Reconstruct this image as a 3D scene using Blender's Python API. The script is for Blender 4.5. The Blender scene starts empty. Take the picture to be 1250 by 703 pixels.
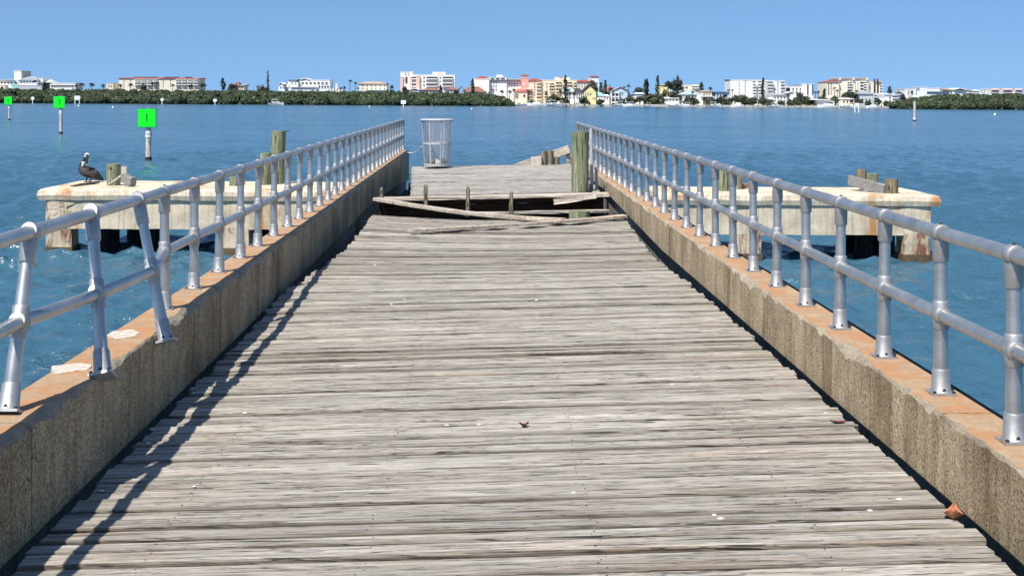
import bpy, math, random
from mathutils import Vector, Matrix, noise, Quaternion
R = random.Random(7)
scn = bpy.context.scene
COL = scn.collection
PI = math.pi
EYE = 1.75
WATER = EYE - 3.95
F = 1600.0; VX = 592.0; VY = 120.5; ROLL = 0.0061

def P(px, py, Y):
    """world point seen at photo pixel (px,py) at depth Y"""
    u = (px - VX) / F; v = (py - VY) / F
    return Vector(((u + ROLL * v) * Y, Y, EYE - (v - ROLL * u) * Y))
def XW(px, Y): return (px - VX) / F * Y
def on_water(px, py):
    u = (px - VX) / F; v = (py - VY) / F - ROLL * u
    Y = (EYE - WATER) / v
    return Vector((u * Y, Y, WATER))

# ------------------------------------------------------------------ materials
class NT:
    def __init__(s, name):
        s.m = bpy.data.materials.new(name); s.m.use_nodes = True
        s.t = s.m.node_tree; s.n = s.t.nodes; s.l = s.t.links
        s.b = s.n['Principled BSDF']
    def node(s, typ, **kw):
        n = s.n.new(typ)
        for k, v in kw.items(): setattr(n, k, v)
        return n
    def link(s, a, b): s.l.new(a, b)
    def coords(s, scale=(1,1,1), rand=0.0):
        tc = s.node('ShaderNodeTexCoord')
        mp = s.node('ShaderNodeMapping'); mp.inputs['Scale'].default_value = scale
        src = tc.outputs['Object']
        if rand:
            g = s.node('ShaderNodeNewGeometry')
            mu = s.node('ShaderNodeMath', operation='MULTIPLY'); mu.inputs[1].default_value = rand
            s.link(g.outputs['Random Per Island'], mu.inputs[0])
            cb = s.node('ShaderNodeCombineXYZ')
            for i in range(3): s.link(mu.outputs[0], cb.inputs[i])
            ad = s.node('ShaderNodeVectorMath', operation='ADD')
            s.link(src, mp.inputs['Vector'])
            s.link(mp.outputs[0], ad.inputs[0]); s.link(cb.outputs[0], ad.inputs[1])
            return ad.outputs[0]
        s.link(src, mp.inputs['Vector'])
        return mp.outputs[0]
    def noise(s, vec, scale, detail=5, rough=.6, dist=0.0):
        n = s.node('ShaderNodeTexNoise')
        n.inputs['Scale'].default_value = scale; n.inputs['Detail'].default_value = detail
        n.inputs['Roughness'].default_value = rough; n.inputs['Distortion'].default_value = dist
        s.link(vec, n.inputs['Vector'])
        return n.outputs['Fac']
    def ramp(s, fac, stops, interp='LINEAR'):
        r = s.node('ShaderNodeValToRGB'); e = r.color_ramp.elements
        r.color_ramp.interpolation = interp
        while len(e) < len(stops): e.new(.5)
        for el, (p, c) in zip(e, stops):
            el.position = p
            el.color = (c, c, c, 1) if isinstance(c, (int, float)) else (*c, 1)
        s.link(fac, r.inputs[0]); return r.outputs[0]
    def mix(s, a, b, fac=1.0, typ='MIX'):
        n = s.node('ShaderNodeMix', data_type='RGBA', blend_type=typ)
        for sock, v in ((n.inputs[0], fac), (n.inputs[6], a), (n.inputs[7], b)):
            if hasattr(v, 'is_linked'): s.link(v, sock)
            elif isinstance(v, (int, float)): sock.default_value = v
            else: sock.default_value = (*v, 1)
        return n.outputs[2]
    def bump(s, h, strength=.3, dist=.02, normal=None):
        b = s.node('ShaderNodeBump'); b.inputs['Strength'].default_value = strength
        b.inputs['Distance'].default_value = dist
        s.link(h, b.inputs['Height'])
        if normal: s.link(normal, b.inputs['Normal'])
        return b.outputs[0]
    def out(s, col=None, rough=.7, metal=0.0, normal=None, spec=.5):
        if col is not None:
            if hasattr(col, 'is_linked'): s.link(col, s.b.inputs['Base Color'])
            else: s.b.inputs['Base Color'].default_value = (*col, 1)
        if hasattr(rough, 'is_linked'): s.link(rough, s.b.inputs['Roughness'])
        else: s.b.inputs['Roughness'].default_value = rough
        s.b.inputs['Metallic'].default_value = metal
        s.b.inputs['Specular IOR Level'].default_value = spec
        if normal: s.link(normal, s.b.inputs['Normal'])
        return s.m

def m_plain(name, c, rough=.7, var=.25, scale=3.0, metal=0.0, bump=0.0, spec=.4):
    t = NT(name); v = t.coords()
    n = t.noise(v, scale, 6, .65)
    k = t.ramp(n, [(.25, 1 - var), (.75, 1 + var * .35)])
    col = t.mix(c, k, 1.0, 'MULTIPLY')
    return t.out(col, rough, metal, t.bump(n, bump, .02) if bump else None, spec)

def m_wood(name, lo, mid, hi, axis='x', rnd=23.0, fine=1.0, tint=(.42,.30,.21), crack=.62, val=(.82, 1.1)):
    t = NT(name)
    def sc(a, b): return {'x': (a, b, b), 'y': (b, a, b), 'z': (b, b, a)}[axis]
    v1 = t.coords(sc(.9, 32*fine), rnd); v2 = t.coords(sc(5.0, 75*fine), rnd*1.7); v3 = t.coords(sc(2.4, 62*fine), rnd*.6)
    v4 = t.coords(sc(.8, 5.0), rnd*.3)
    a = t.noise(v1, 1.0, 7, .72, .3); b = t.noise(v2, 1.0, 4, .75); c = t.noise(v3, 1.0, 3, .5, .5)
    d = t.noise(v4, 1.0, 4, .6); e = t.noise(t.coords(sc(.7, 50*fine), rnd*2.1), 1.0, 3, .6)
    col = t.ramp(a, [(.33, lo), (.45, mid), (.66, hi)])
    fb = t.ramp(b, [(.33, .68), (.5, 1.0), (.68, 1.18)])
    col = t.mix(col, fb, 1.0, 'MULTIPLY')
    br = t.ramp(d, [(.52, 0.0), (.70, .38)])
    col = t.mix(col, t.mix(col, tint, 1.0, 'OVERLAY'), br)
    ck = t.ramp(c, [(crack, 1.0), (crack + .03, .10)])
    col = t.mix(col, ck, .92, 'MULTIPLY')
    ab = t.node('ShaderNodeMath', operation='SUBTRACT'); t.link(e, ab.inputs[0]); ab.inputs[1].default_value = .56
    ab2 = t.node('ShaderNodeMath', operation='ABSOLUTE'); t.link(ab.outputs[0], ab2.inputs[0])
    ln = t.ramp(ab2.outputs[0], [(0.0, .10), (.008, .3), (.015, 1.0)])
    msk = t.ramp(d, [(.36, 0.0), (.46, 1.0)])
    col = t.mix(col, ln, msk, 'MULTIPLY')
    g = t.node('ShaderNodeNewGeometry')
    pr = t.ramp(g.outputs['Random Per Island'], [(0, (val[0], val[0]*.975, val[0]*.955)), (.5, 1.0), (1, (val[1], val[1]*.985, val[1]*.97))])
    col = t.mix(col, pr, 1.0, 'MULTIPLY')
    h = t.mix(t.mix(a, ck, .6, 'MULTIPLY'), ln, .7, 'MULTIPLY')
    return t.out(col, .82, 0, t.bump(h, .7, .012), .25)

def m_concrete(name, base, dark, streak=.4, speck=.3, rust=None, rustcut=.62, bump=.5, scale=1.0, rustscale=.9, pits=False):
    t = NT(name)
    v = t.coords((1,1,1)); vz = t.coords((15, 15, .8))
    n1 = t.noise(v, 1.6*scale, 8, .7, .2); n2 = t.noise(v, 80*scale, 5, .8); n3 = t.noise(vz, 1.0, 5, .6)
    col = t.ramp(n1, [(.3, dark), (.62, base)])
    st = t.ramp(n3, [(.33, 1 - streak), (.52, 1.05)])
    col = t.mix(col, st, 1.0, 'MULTIPLY')
    sp = t.ramp(n2, [(.40, 1 - speck), (.49, .95), (.62, 1.0 + speck*.6)])
    col = t.mix(col, sp, 1.0, 'MULTIPLY')
    if pits:
        vo = t.node('ShaderNodeTexVoronoi'); vo.inputs['Scale'].default_value = 26; t.link(t.coords((1,1,.8)), vo.inputs['Vector'])
        pm = t.noise(t.coords((1,1,1.4)), 2.6, 4, .6)
        pk = t.ramp(vo.outputs['Distance'], [(.10, .22), (.26, 1.0)])
        col = t.mix(col, pk, t.ramp(pm, [(.50, 0.0), (.62, .85)]), 'MULTIPLY')
        st2 = t.noise(t.coords((4, 4, .5)), 1.0, 5, .65)
        col = t.mix(col, (.60,.55,.48), t.ramp(st2, [(.50, 1.0), (.42, 0.0)] if False else [(.38, .85), (.50, 0.0)]), 'MULTIPLY')
    if rust:
        n4 = t.noise(t.coords((1.3, 1.3, .42)), rustscale, 7, .68, .5)
        col = t.mix(col, rust, t.ramp(n4, [(rustcut, 0.0), (rustcut + .1, .9)]))
    h = t.mix(n1, n2, .5)
    return t.out(col, .9, 0, t.bump(h, bump, .02), .2)

def m_leaf(name, lo, mid, hi):
    t = NT(name)
    g = t.node('ShaderNodeNewGeometry')
    c = t.ramp(g.outputs['Random Per Island'], [(0, lo), (.55, mid), (1, hi)])
    n = t.noise(t.coords(), .12, 3, .6)
    c = t.mix(c, t.ramp(n, [(.35, .6), (.65, 1.25)]), 1.0, 'MULTIPLY')
    return t.out(c, .6, 0, None, .25)

M = {}
M['deck'] = m_wood('weathered_planks', (.15,.130,.107), (.318,.291,.250), (.45,.422,.375), crack=.635, val=(.86,1.08))
M['plankedge'] = m_wood('dark_plank_edge', (.055,.045,.035), (.17,.146,.118), (.30,.27,.23))  # darker wood for plank sides and near bevels, so joints read dark
M['deckfar'] = m_wood('weathered_planks_far', (.155,.14,.12), (.31,.29,.26), (.44,.42,.38), crack=.64, val=(.88,1.06))
M['pale'] = m_wood('pale_split_timber', (.22,.17,.12), (.46,.39,.31), (.66,.60,.52), crack=.68)
M['fascia'] = m_wood('dark_brown_timber', (.012,.008,.006), (.03,.018,.012), (.07,.042,.026), tint=(.3,.18,.1))
M['joist'] = m_wood('old_joist_timber', (.04,.035,.03), (.10,.085,.07), (.18,.16,.13), axis='y')
M['greypost'] = m_wood('grey_timber', (.10,.10,.10), (.22,.22,.215), (.36,.36,.35))
M['pile'] = m_wood('green_treated_pile', (.075,.078,.04), (.21,.23,.13), (.40,.41,.27), axis='z', fine=.8, tint=(.34,.22,.11), crack=.60)
M['pilebrown'] = m_wood('brown_pile', (.06,.045,.03), (.20,.16,.10), (.36,.31,.21), axis='z', fine=.6, crack=.6)
M['pileblack'] = m_wood('wet_pile_and_shade_fill', (.015,.014,.012), (.04,.037,.032), (.075,.07,.06), axis='z', fine=.5)
M['markpile'] = m_wood('marker_pile', (.30,.22,.15), (.56,.50,.42), (.74,.70,.62), axis='z', fine=.4)
M['curb'] = m_concrete('kerb_concrete', (.53,.42,.27), (.28,.21,.125), .22, .7, bump=1.0, pits=True)
M['curbtop'] = m_concrete('rust_stained_concrete', (.45,.32,.20), (.34,.225,.135), .12, .35, bump=.5, scale=2.0, rust=(.41,.215,.105), rustcut=.46, rustscale=3.2)
M['chip'] = m_concrete('broken_concrete_edge', (.50,.42,.31), (.24,.20,.15), .1, .6, bump=1.0, scale=3.0)
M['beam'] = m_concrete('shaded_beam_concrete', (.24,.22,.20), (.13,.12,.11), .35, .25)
M['plat'] = m_concrete('cream_platform_concrete', (.72,.63,.47), (.45,.37,.255), .22, .25, rust=(.42,.20,.07), rustcut=.57, rustscale=.7)
M['platrust'] = m_concrete('rusty_platform_concrete', (.62,.52,.38), (.42,.33,.22), .25, .3, rust=(.17,.06,.025), rustcut=.50, rustscale=3.0)
M['algae'] = m_concrete('algae_tide_band', (.17,.12,.065), (.06,.05,.03), .3, .5, bump=.8)
M['mortar'] = m_plain('pale_mortar', (.58,.52,.43), .9, .45, 22)
def m_steel():
    t = NT('galvanised_steel'); v = t.coords()
    n = t.noise(v, 5, 5, .6); n2 = t.noise(v, 120, 3, .6)
    col = t.mix(t.ramp(n, [(.35, (.46,.45,.425)), (.65, (.62,.605,.575))]), t.ramp(n2, [(.3, .88), (.7, 1.06)]), 1.0, 'MULTIPLY')
    return t.out(col, t.ramp(n, [(.3, .34), (.7, .48)]), .85, t.bump(n2, .05, .004), .5)
M['steel'] = m_steel()
M['fitting'] = m_plain('cast_fitting', (.47,.465,.45), .52, .4, 14, .7)
M['bolt'] = m_plain('dark_bolt', (.05,.045,.04), .6, .3, 40, .5)
M['white'] = m_plain('white_paint', (.80,.80,.78), .6, .1, 2)
M['canwire'] = m_plain('white_coated_wire', (.36,.38,.40), .5, .3, 10)
M['canrim'] = m_plain('white_coated_rim', (.47,.48,.49), .5, .3, 9)
M['litter'] = m_plain('crumpled_litter', (.20,.15,.10), .9, .6, 18)
M['green'] = m_plain('green_daymark', (.0,.90,.012), .5, .05, 3)
M['numeral'] = m_plain('dark_green_numeral', (.0,.16,.02), .5, .05, 3)
M['daymark_back'] = m_plain('daymark_border', (.02,.30,.16), .5, .1, 3)
M['black'] = m_plain('black_rubber', (.015,.015,.016), .6, .2, 5)
M['red'] = m_plain('faded_red', (.62,.10,.07), .6, .1, 3)
M['rope'] = m_plain('pale_rope', (.62,.62,.60), .8, .2, 60)
M['pel_dark'] = m_plain('dark_brown_plumage', (.018,.014,.012), .75, .5, 14)
M['pel_grey'] = m_plain('silver_grey_plumage', (.075,.068,.062), .8, .7, 26)
M['pel_white'] = m_plain('white_plumage', (.75,.72,.64), .8, .1, 20)
M['leafred'] = m_plain('dry_red_leaf', (.14,.035,.025), .7, .4, 60)
M['leaforange'] = m_plain('dry_orange_leaf', (.50,.20,.10), .7, .25, 60)
M['chipwhite'] = m_plain('white_shell', (.75,.73,.68), .7, .1, 60)
M['trunk'] = m_plain('tree_bark', (.16,.13,.10), .9, .4, 2)
M['mangrove'] = m_leaf('mangrove_leaf', (.018,.028,.013), (.045,.064,.026), (.115,.130,.055))
M['mangcore'] = m_plain('mangrove_core', (.03,.045,.02), .9, .5, .4)
M['pine'] = m_leaf('pine_foliage', (.014,.024,.018), (.036,.052,.036), (.07,.088,.058))
M['palm'] = m_leaf('palm_frond', (.014,.022,.013), (.035,.05,.026), (.08,.09,.05))
M['shrub'] = m_leaf('shrub_foliage', (.018,.028,.015), (.045,.062,.028), (.10,.115,.055))
M['drytree'] = m_leaf('brown_green_foliage', (.03,.03,.02), (.07,.07,.04), (.13,.12,.08))
M['glass'] = m_plain('dark_window_glass', (.02,.025,.03), .15, .2, .3, spec=.6)
WALLC = {'wwhite': (.80,.79,.76), 'wcream': (.80,.72,.58), 'wpeach': (.84,.68,.50), 'wpink': (.76,.36,.30), 'wyellow': (.80,.70,.36),
         'wblue': (.52,.62,.72), 'wgrey': (.50,.53,.56), 'wtan': (.68,.55,.42), 'wsalmon': (.80,.50,.38), 'wteal': (.30,.62,.55),
         'rred': (.34,.07,.045), 'rredp': (.62,.13,.10), 'rgrey': (.30,.32,.34), 'rdark': (.05,.05,.06), 'rbrown': (.26,.12,.085), 'rwhite': (.74,.74,.73),
         'rblue': (.05,.08,.16), 'rgreen': (.36,.44,.42), 'rtan': (.45,.33,.23), 'balc': (.22,.09,.07)}
for k, c in WALLC.items(): M[k] = m_plain('paint_' + k[1:], c, .8, .10, .15)
M['seawall'] = m_concrete('seawall_concrete', (.60,.57,.50), (.36,.33,.28), .3, .2)
M['land'] = m_plain('shore_ground', (.13,.125,.07), .95, .5, .05)

def m_water():
    t = NT('bay_water')
    g = t.node('ShaderNodeNewGeometry')
    def co(s, rz=0.0):
        mp = t.node('ShaderNodeMapping'); mp.inputs['Scale'].default_value = s; mp.inputs['Rotation'].default_value = (0, 0, rz)
        t.link(g.outputs['Position'], mp.inputs['Vector']); return mp.outputs[0]
    w1 = t.noise(co((2.2, 3.4, 1), .2), 1.0, 4, .6, .6)
    w2 = t.noise(co((6, 10, 1), -.25), 1.0, 4, .62, .4)
    w3 = t.noise(co((.16, .36, 1), .1), 1.0, 3, .5, .4)
    h = t.node('ShaderNodeMath', operation='MULTIPLY_ADD'); t.link(w2, h.inputs[0]); h.inputs[1].default_value = .42; t.link(w1, h.inputs[2])
    h2 = t.node('ShaderNodeMath', operation='MULTIPLY_ADD'); t.link(w3, h2.inputs[0]); h2.inputs[1].default_value = 1.3; t.link(h.outputs[0], h2.inputs[2])
    # wind lanes: calmer (smoother) and rougher water in long bands
    lane = t.noise(co((.0035, .045, 1), .02), 1.0, 4, .6, .5)
    g1 = t.noise(co((1.5, .30, 1), .1), 1.0, 4, .7, .6); g2 = t.noise(co((.33, .10, 1), -.06), 1.0, 4, .65, .5)
    st = t.mix(t.mix(t.ramp(lane, [(.38, .35), (.60, 1.0)]), t.ramp(g1, [(.36, .12), (.64, 1.0)]), 1.0, 'MULTIPLY'), t.ramp(g2, [(.35, .35), (.62, 1.0)]), 1.0, 'MULTIPLY')
    b = t.node('ShaderNodeBump'); b.inputs['Distance'].default_value = .24
    t.link(h2.outputs[0], b.inputs['Height']); t.link(st, b.inputs['Strength'])
    dp = t.noise(co((.02, .05, 1)), 1.0, 3, .5)
    col = t.ramp(dp, [(.3, (.030,.090,.136)), (.7, (.042,.114,.166))])
    t.b.inputs['IOR'].default_value = 1.33
    return t.out(col, .17, 0, b.outputs[0], .5)
M['water'] = m_water()

# ------------------------------------------------------------------ mesh builder
class MB:
    def __init__(s): s.v = []; s.f = []; s.mi = []; s.sm = []
    def add(s, vs, fs, mi=0, smooth=False):
        o = len(s.v); s.v.extend(Vector(v) for v in vs)
        for f in fs: s.f.append(tuple(i + o for i in f)); s.mi.append(mi); s.sm.append(smooth)
    def box(s, x0, x1, y0, y1, z0, z1, mi=0):
        s.add([(x0,y0,z0),(x1,y0,z0),(x1,y1,z0),(x0,y1,z0),(x0,y0,z1),(x1,y0,z1),(x1,y1,z1),(x0,y1,z1)],
              [(0,3,2,1),(4,5,6,7),(0,1,5,4),(1,2,6,5),(2,3,7,6),(3,0,4,7)], mi)
    def bar(s, p0, p1, w, h, mi=0, n=8, wob=0.0, seed=0.0, up=(0,0,1)):
        """rectangular timber from p0 to p1 with slightly worn arrises and wobble"""
        p0 = Vector(p0); p1 = Vector(p1); d = (p1 - p0).normalized()
        sd = d.cross(Vector(up)).normalized(); u = sd.cross(d).normalized()
        b = min(w, h) * .12
        prof = [(-w/2,-h/2+b),(-w/2,h/2-b),(-w/2+b,h/2),(w/2-b,h/2),(w/2,h/2-b),(w/2,-h/2+b),(w/2-b,-h/2),(-w/2+b,-h/2)]
        vs = []; fs = []; k = len(prof)
        for i in range(n + 1):
            t = i / n; c = p0.lerp(p1, t)
            for j, (a, e) in enumerate(prof):
                q = c + sd * a + u * e
                if wob: q += (sd * noise.noise(q * 2.3 + Vector((seed, j, 0))) + u * noise.noise(q * 2.1 + Vector((0, seed, j)))) * wob
                vs.append(q)
        for i in range(n):
            for j in range(k):
                j2 = (j + 1) % k
                fs.append((i*k+j, (i+1)*k+j, (i+1)*k+j2, i*k+j2))
        fs.append(tuple(range(k))); fs.append(tuple(n*k + j for j in reversed(range(k))))
        s.add(vs, fs, mi)
    def tube(s, pts, r, seg=12, mi=0, cap=True, smooth=True):
        pts = [Vector(p) for p in pts]; n = len(pts)
        rs = r if isinstance(r, (list, tuple)) else [r] * n
        vs = []; fs = []; ref = None
        for i in range(n):
            d = (pts[min(i+1, n-1)] - pts[max(i-1, 0)]).normalized()
            if ref is None:
                a = Vector((0,0,1)) if abs(d.z) < .9 else Vector((1,0,0)); ref = d.cross(a).normalized()
            ref = (ref - d * ref.dot(d)).normalized(); e = d.cross(ref)
            for j in range(seg):
                th = 2*PI*j/seg; vs.append(pts[i] + (ref*math.cos(th) + e*math.sin(th)) * rs[i])
        for i in range(n-1):
            for j in range(seg):
                j2 = (j+1) % seg; fs.append((i*seg+j, i*seg+j2, (i+1)*seg+j2, (i+1)*seg+j))
        s.add(vs, fs, mi, smooth)
        if cap:
            s.add(vs[:seg], [tuple(reversed(range(seg)))], mi); s.add(vs[-seg:], [tuple(range(seg))], mi)
    def pilelog(s, base, top, r0, r1, seg=14, mi=0, seed=0.0, rough=.035, topmi=None, n=7):
        """round timber pile, uneven section, checked flat top"""
        base = Vector(base); top = Vector(top); d = (top-base).normalized()
        a = d.cross(Vector((0,1,0))).normalized(); e = d.cross(a)
        vs = []; fs = []
        for i in range(n+1):
            t = i/n; c = base.lerp(top, t); r = r0 + (r1-r0)*t
            for j in range(seg):
                th = 2*PI*j/seg
                q = 1 + rough * noise.noise(Vector((math.cos(th)*1.5+seed, math.sin(th)*1.5, t*1.2))) * 3
                vs.append(c + (a*math.cos(th) + e*math.sin(th)) * r * q)
        for i in range(n):
            for j in range(seg):
                j2=(j+1)%seg; fs.append((i*seg+j, i*seg+j2, (i+1)*seg+j2, (i+1)*seg+j))
        s.add(vs, fs, mi, True)
        tv = [v.copy() for v in vs[-seg:]] + [top + d*r1*.03]
        s.add(tv, [(j, (j+1)%seg, seg) for j in range(seg)], mi if topmi is None else topmi)
    def wl(s, o):
        p = Vector((0,0,0))
        while o is not None: p += o.location; o = o.parent
        return p
    def build(s, name, mats, parent=None, loc=None):
        if not isinstance(mats, (list, tuple)): mats = [mats]
        if parent is not None: off = s.wl(parent); ol = Vector((0,0,0))
        else:
            if loc is None:
                xs=[v.x for v in s.v]; ys=[v.y for v in s.v]; zs=[v.z for v in s.v]
                loc = Vector(((min(xs)+max(xs))/2, (min(ys)+max(ys))/2, min(zs)))
            off = Vector(loc); ol = off
        me = bpy.data.meshes.new(name)
        me.from_pydata([tuple(v - off) for v in s.v], [], s.f)
        for m in mats: me.materials.append(M[m] if isinstance(m, str) else m)
        me.polygons.foreach_set('material_index', s.mi); me.polygons.foreach_set('use_smooth', s.sm)
        me.update()
        o = bpy.data.objects.new(name, me); COL.objects.link(o); o.location = ol
        if parent is not None: o.parent = parent
        return o
def tag(o, label=None, cat=None, group=None, kind=None):
    if label: o['label'] = label
    if cat: o['category'] = cat
    if group: o['group'] = group
    if kind: o['kind'] = kind
    return o
def thing(name, loc, label, cat, group=None):
    o = bpy.data.objects.new(name, None); o.empty_display_size = .1; COL.objects.link(o); o.location = loc
    return tag(o, label, cat, group)
def copy_tree(o, parent=None, loc=None, label=None):
    c = o.copy(); COL.objects.link(c)
    if parent is not None: c.parent = parent
    for ch in list(o.children): copy_tree(ch, c)
    if loc is not None: c.location = loc
    if label: c['label'] = label
    return c
def interp(x, tab):
    if x <= tab[0][0]: return tab[0][1]
    for (a, b), (c, d) in zip(tab, tab[1:]):
        if x <= c: return b + (d-b)*(x-a)/(c-a)
    return tab[-1][1]

# ------------------------------------------------------------------ camera, sky, sun
cam = bpy.data.cameras.new('camera'); co = bpy.data.objects.new('camera', cam); COL.objects.link(co)
co.location = (0, 0, EYE); co.rotation_euler = (PI/2, -ROLL, 0)
cam.sensor_width = 36; cam.lens = 36*F/1250; cam.shift_x = (625-VX)/1250; cam.shift_y = -(351.5-VY)/1250
cam.clip_start = .1; cam.clip_end = 20000
scn.camera = co
SUN = Vector((-.36, -.54, 1)).normalized()
sl = bpy.data.lights.new('sun', 'SUN'); sl.energy = 4.8; sl.angle = math.radians(.53); sl.color = (1, .955, .88)
so = bpy.data.objects.new('sun', sl); COL.objects.link(so); so.rotation_mode = 'QUATERNION'
so.rotation_quaternion = SUN.to_track_quat('Z', 'Y'); so.location = (-20, -20, 60)
w = bpy.data.worlds.new('World'); scn.world = w; w.use_nodes = True
nt = w.node_tree; bg = nt.nodes['Background']
sky = nt.nodes.new('ShaderNodeTexSky'); sky.sky_type = 'NISHITA'; sky.sun_disc = False
sky.sun_elevation = math.asin(SUN.z); sky.sun_rotation = math.atan2(SUN.x, SUN.y)
sky.air_density = 1.0; sky.dust_density = .3; sky.ozone_density = 2.2; sky.altitude = 0
tc = nt.nodes.new('ShaderNodeTexCoord'); ad = nt.nodes.new('ShaderNodeVectorMath'); ad.operation = 'ADD'; ad.inputs[1].default_value = (0, 0, .19)
nm = nt.nodes.new('ShaderNodeVectorMath'); nm.operation = 'NORMALIZE'
nt.links.new(tc.outputs['Generated'], ad.inputs[0]); nt.links.new(ad.outputs[0], nm.inputs[0]); nt.links.new(nm.outputs[0], sky.inputs['Vector'])
tint = nt.nodes.new('ShaderNodeMix'); tint.data_type = 'RGBA'; tint.blend_type = 'MULTIPLY'; tint.inputs[0].default_value = 1
tint.inputs[7].default_value = (.84, 1.03, 1.16, 1)
nt.links.new(sky.outputs[0], tint.inputs[6]); nt.links.new(tint.outputs[2], bg.inputs['Color']); bg.inputs['Strength'].default_value = .094
vs = scn.view_settings; vs.view_transform = 'Standard'; vs.look = 'None'; vs.exposure = 0.5; vs.gamma = 1
vs.use_curve_mapping = False

# ------------------------------------------------------------------ water and land

import numpy as np
def build_water():
    ys = []; y = 6.0
    while y < 320: ys.append(y); y += max(.085, y*y/14000)
    while y < 16000: ys.append(y); y += y*.06 + 4
    us = list(np.arange(-.56, .5601, .0024)); out = []
    u = .56
    while u < 6: u *= 1.18; out.append(u)
    us = [-a for a in reversed(out)] + us + out
    Yg, Ug = np.meshgrid(np.array(ys), np.array(us), indexing='ij')
    X = Ug*Yg; Y = Yg.copy(); dx = np.maximum(.0024*Yg, np.where(np.abs(Ug) > .565, Yg*.3, 0)); dy = np.maximum(.085, Yg*Yg/14000)
    rs = np.random.RandomState(5); H = np.zeros_like(X); DX = np.zeros_like(X); DY = np.zeros_like(X)
    NWV = 110
    gust = .85 + .25*np.sin(X*.05+Y*.021+1)*np.sin(Y*.034-X*.012) + .15*np.sin(X*.13-Y*.09)
    for i in range(NWV):
        lam = .28*(9.0**(i/(NWV-1.0))); k = 2*np.pi/lam
        th = math.radians(75) + rs.normal(0, .72); ph = rs.uniform(0, 2*np.pi)
        kx, ky = k*math.cos(th), k*math.sin(th)
        st = .050 if lam < 1.3 else .028
        att = np.clip(1.6 - 3.2*np.maximum(dy*abs(ky)/k, dx*abs(kx)/k)/lam, 0, 1)
        A = st/k*att*gust
        p = kx*X + ky*Y + ph
        H += A*np.cos(p); DX -= A*np.sin(p)*kx/k; DY -= A*np.sin(p)*ky/k
    X += DX*.9; Y += DY*.9
    nr, nc = X.shape
    V = np.stack([X, Y, H], -1).reshape(-1, 3).astype(np.float32)
    idx = np.arange(nr*nc).reshape(nr, nc)
    Fq = np.stack([idx[:-1,:-1], idx[:-1,1:], idx[1:,1:], idx[1:,:-1]], -1).reshape(-1, 4)
    base = len(V)
    V = np.concatenate([V, np.array([(-400,-300,-.6),(400,-300,-.6),(400,12,-.6),(-400,12,-.6)], np.float32)])
    Fq = np.concatenate([Fq, np.array([[base, base+1, base+2, base+3]])])
    me = bpy.data.meshes.new('water'); me.vertices.add(len(V)); me.vertices.foreach_set('co', V.ravel())
    me.loops.add(Fq.size); me.loops.foreach_set('vertex_index', Fq.ravel().astype(np.int32))
    me.polygons.add(len(Fq)); me.polygons.foreach_set('loop_start', np.arange(0, Fq.size, 4, dtype=np.int32))
    me.polygons.foreach_set('use_smooth', np.ones(len(Fq), bool)); me.update(calc_edges=True); me.validate()
    me.materials.append(M['water'])
    o = bpy.data.objects.new('water', me); COL.objects.link(o); o.location = (0, 0, WATER)
    return tag(o, 'blue rippled bay water', None, None, 'structure')
build_water()
LAND = WATER + 1.0
mb = MB()
mb.box(-900, 1200, 745, 6000, WATER-2, LAND)
tag(mb.build('shore_land', 'land', loc=(0,745,WATER)), 'flat shore ground behind the seawall', kind='structure')

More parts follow.
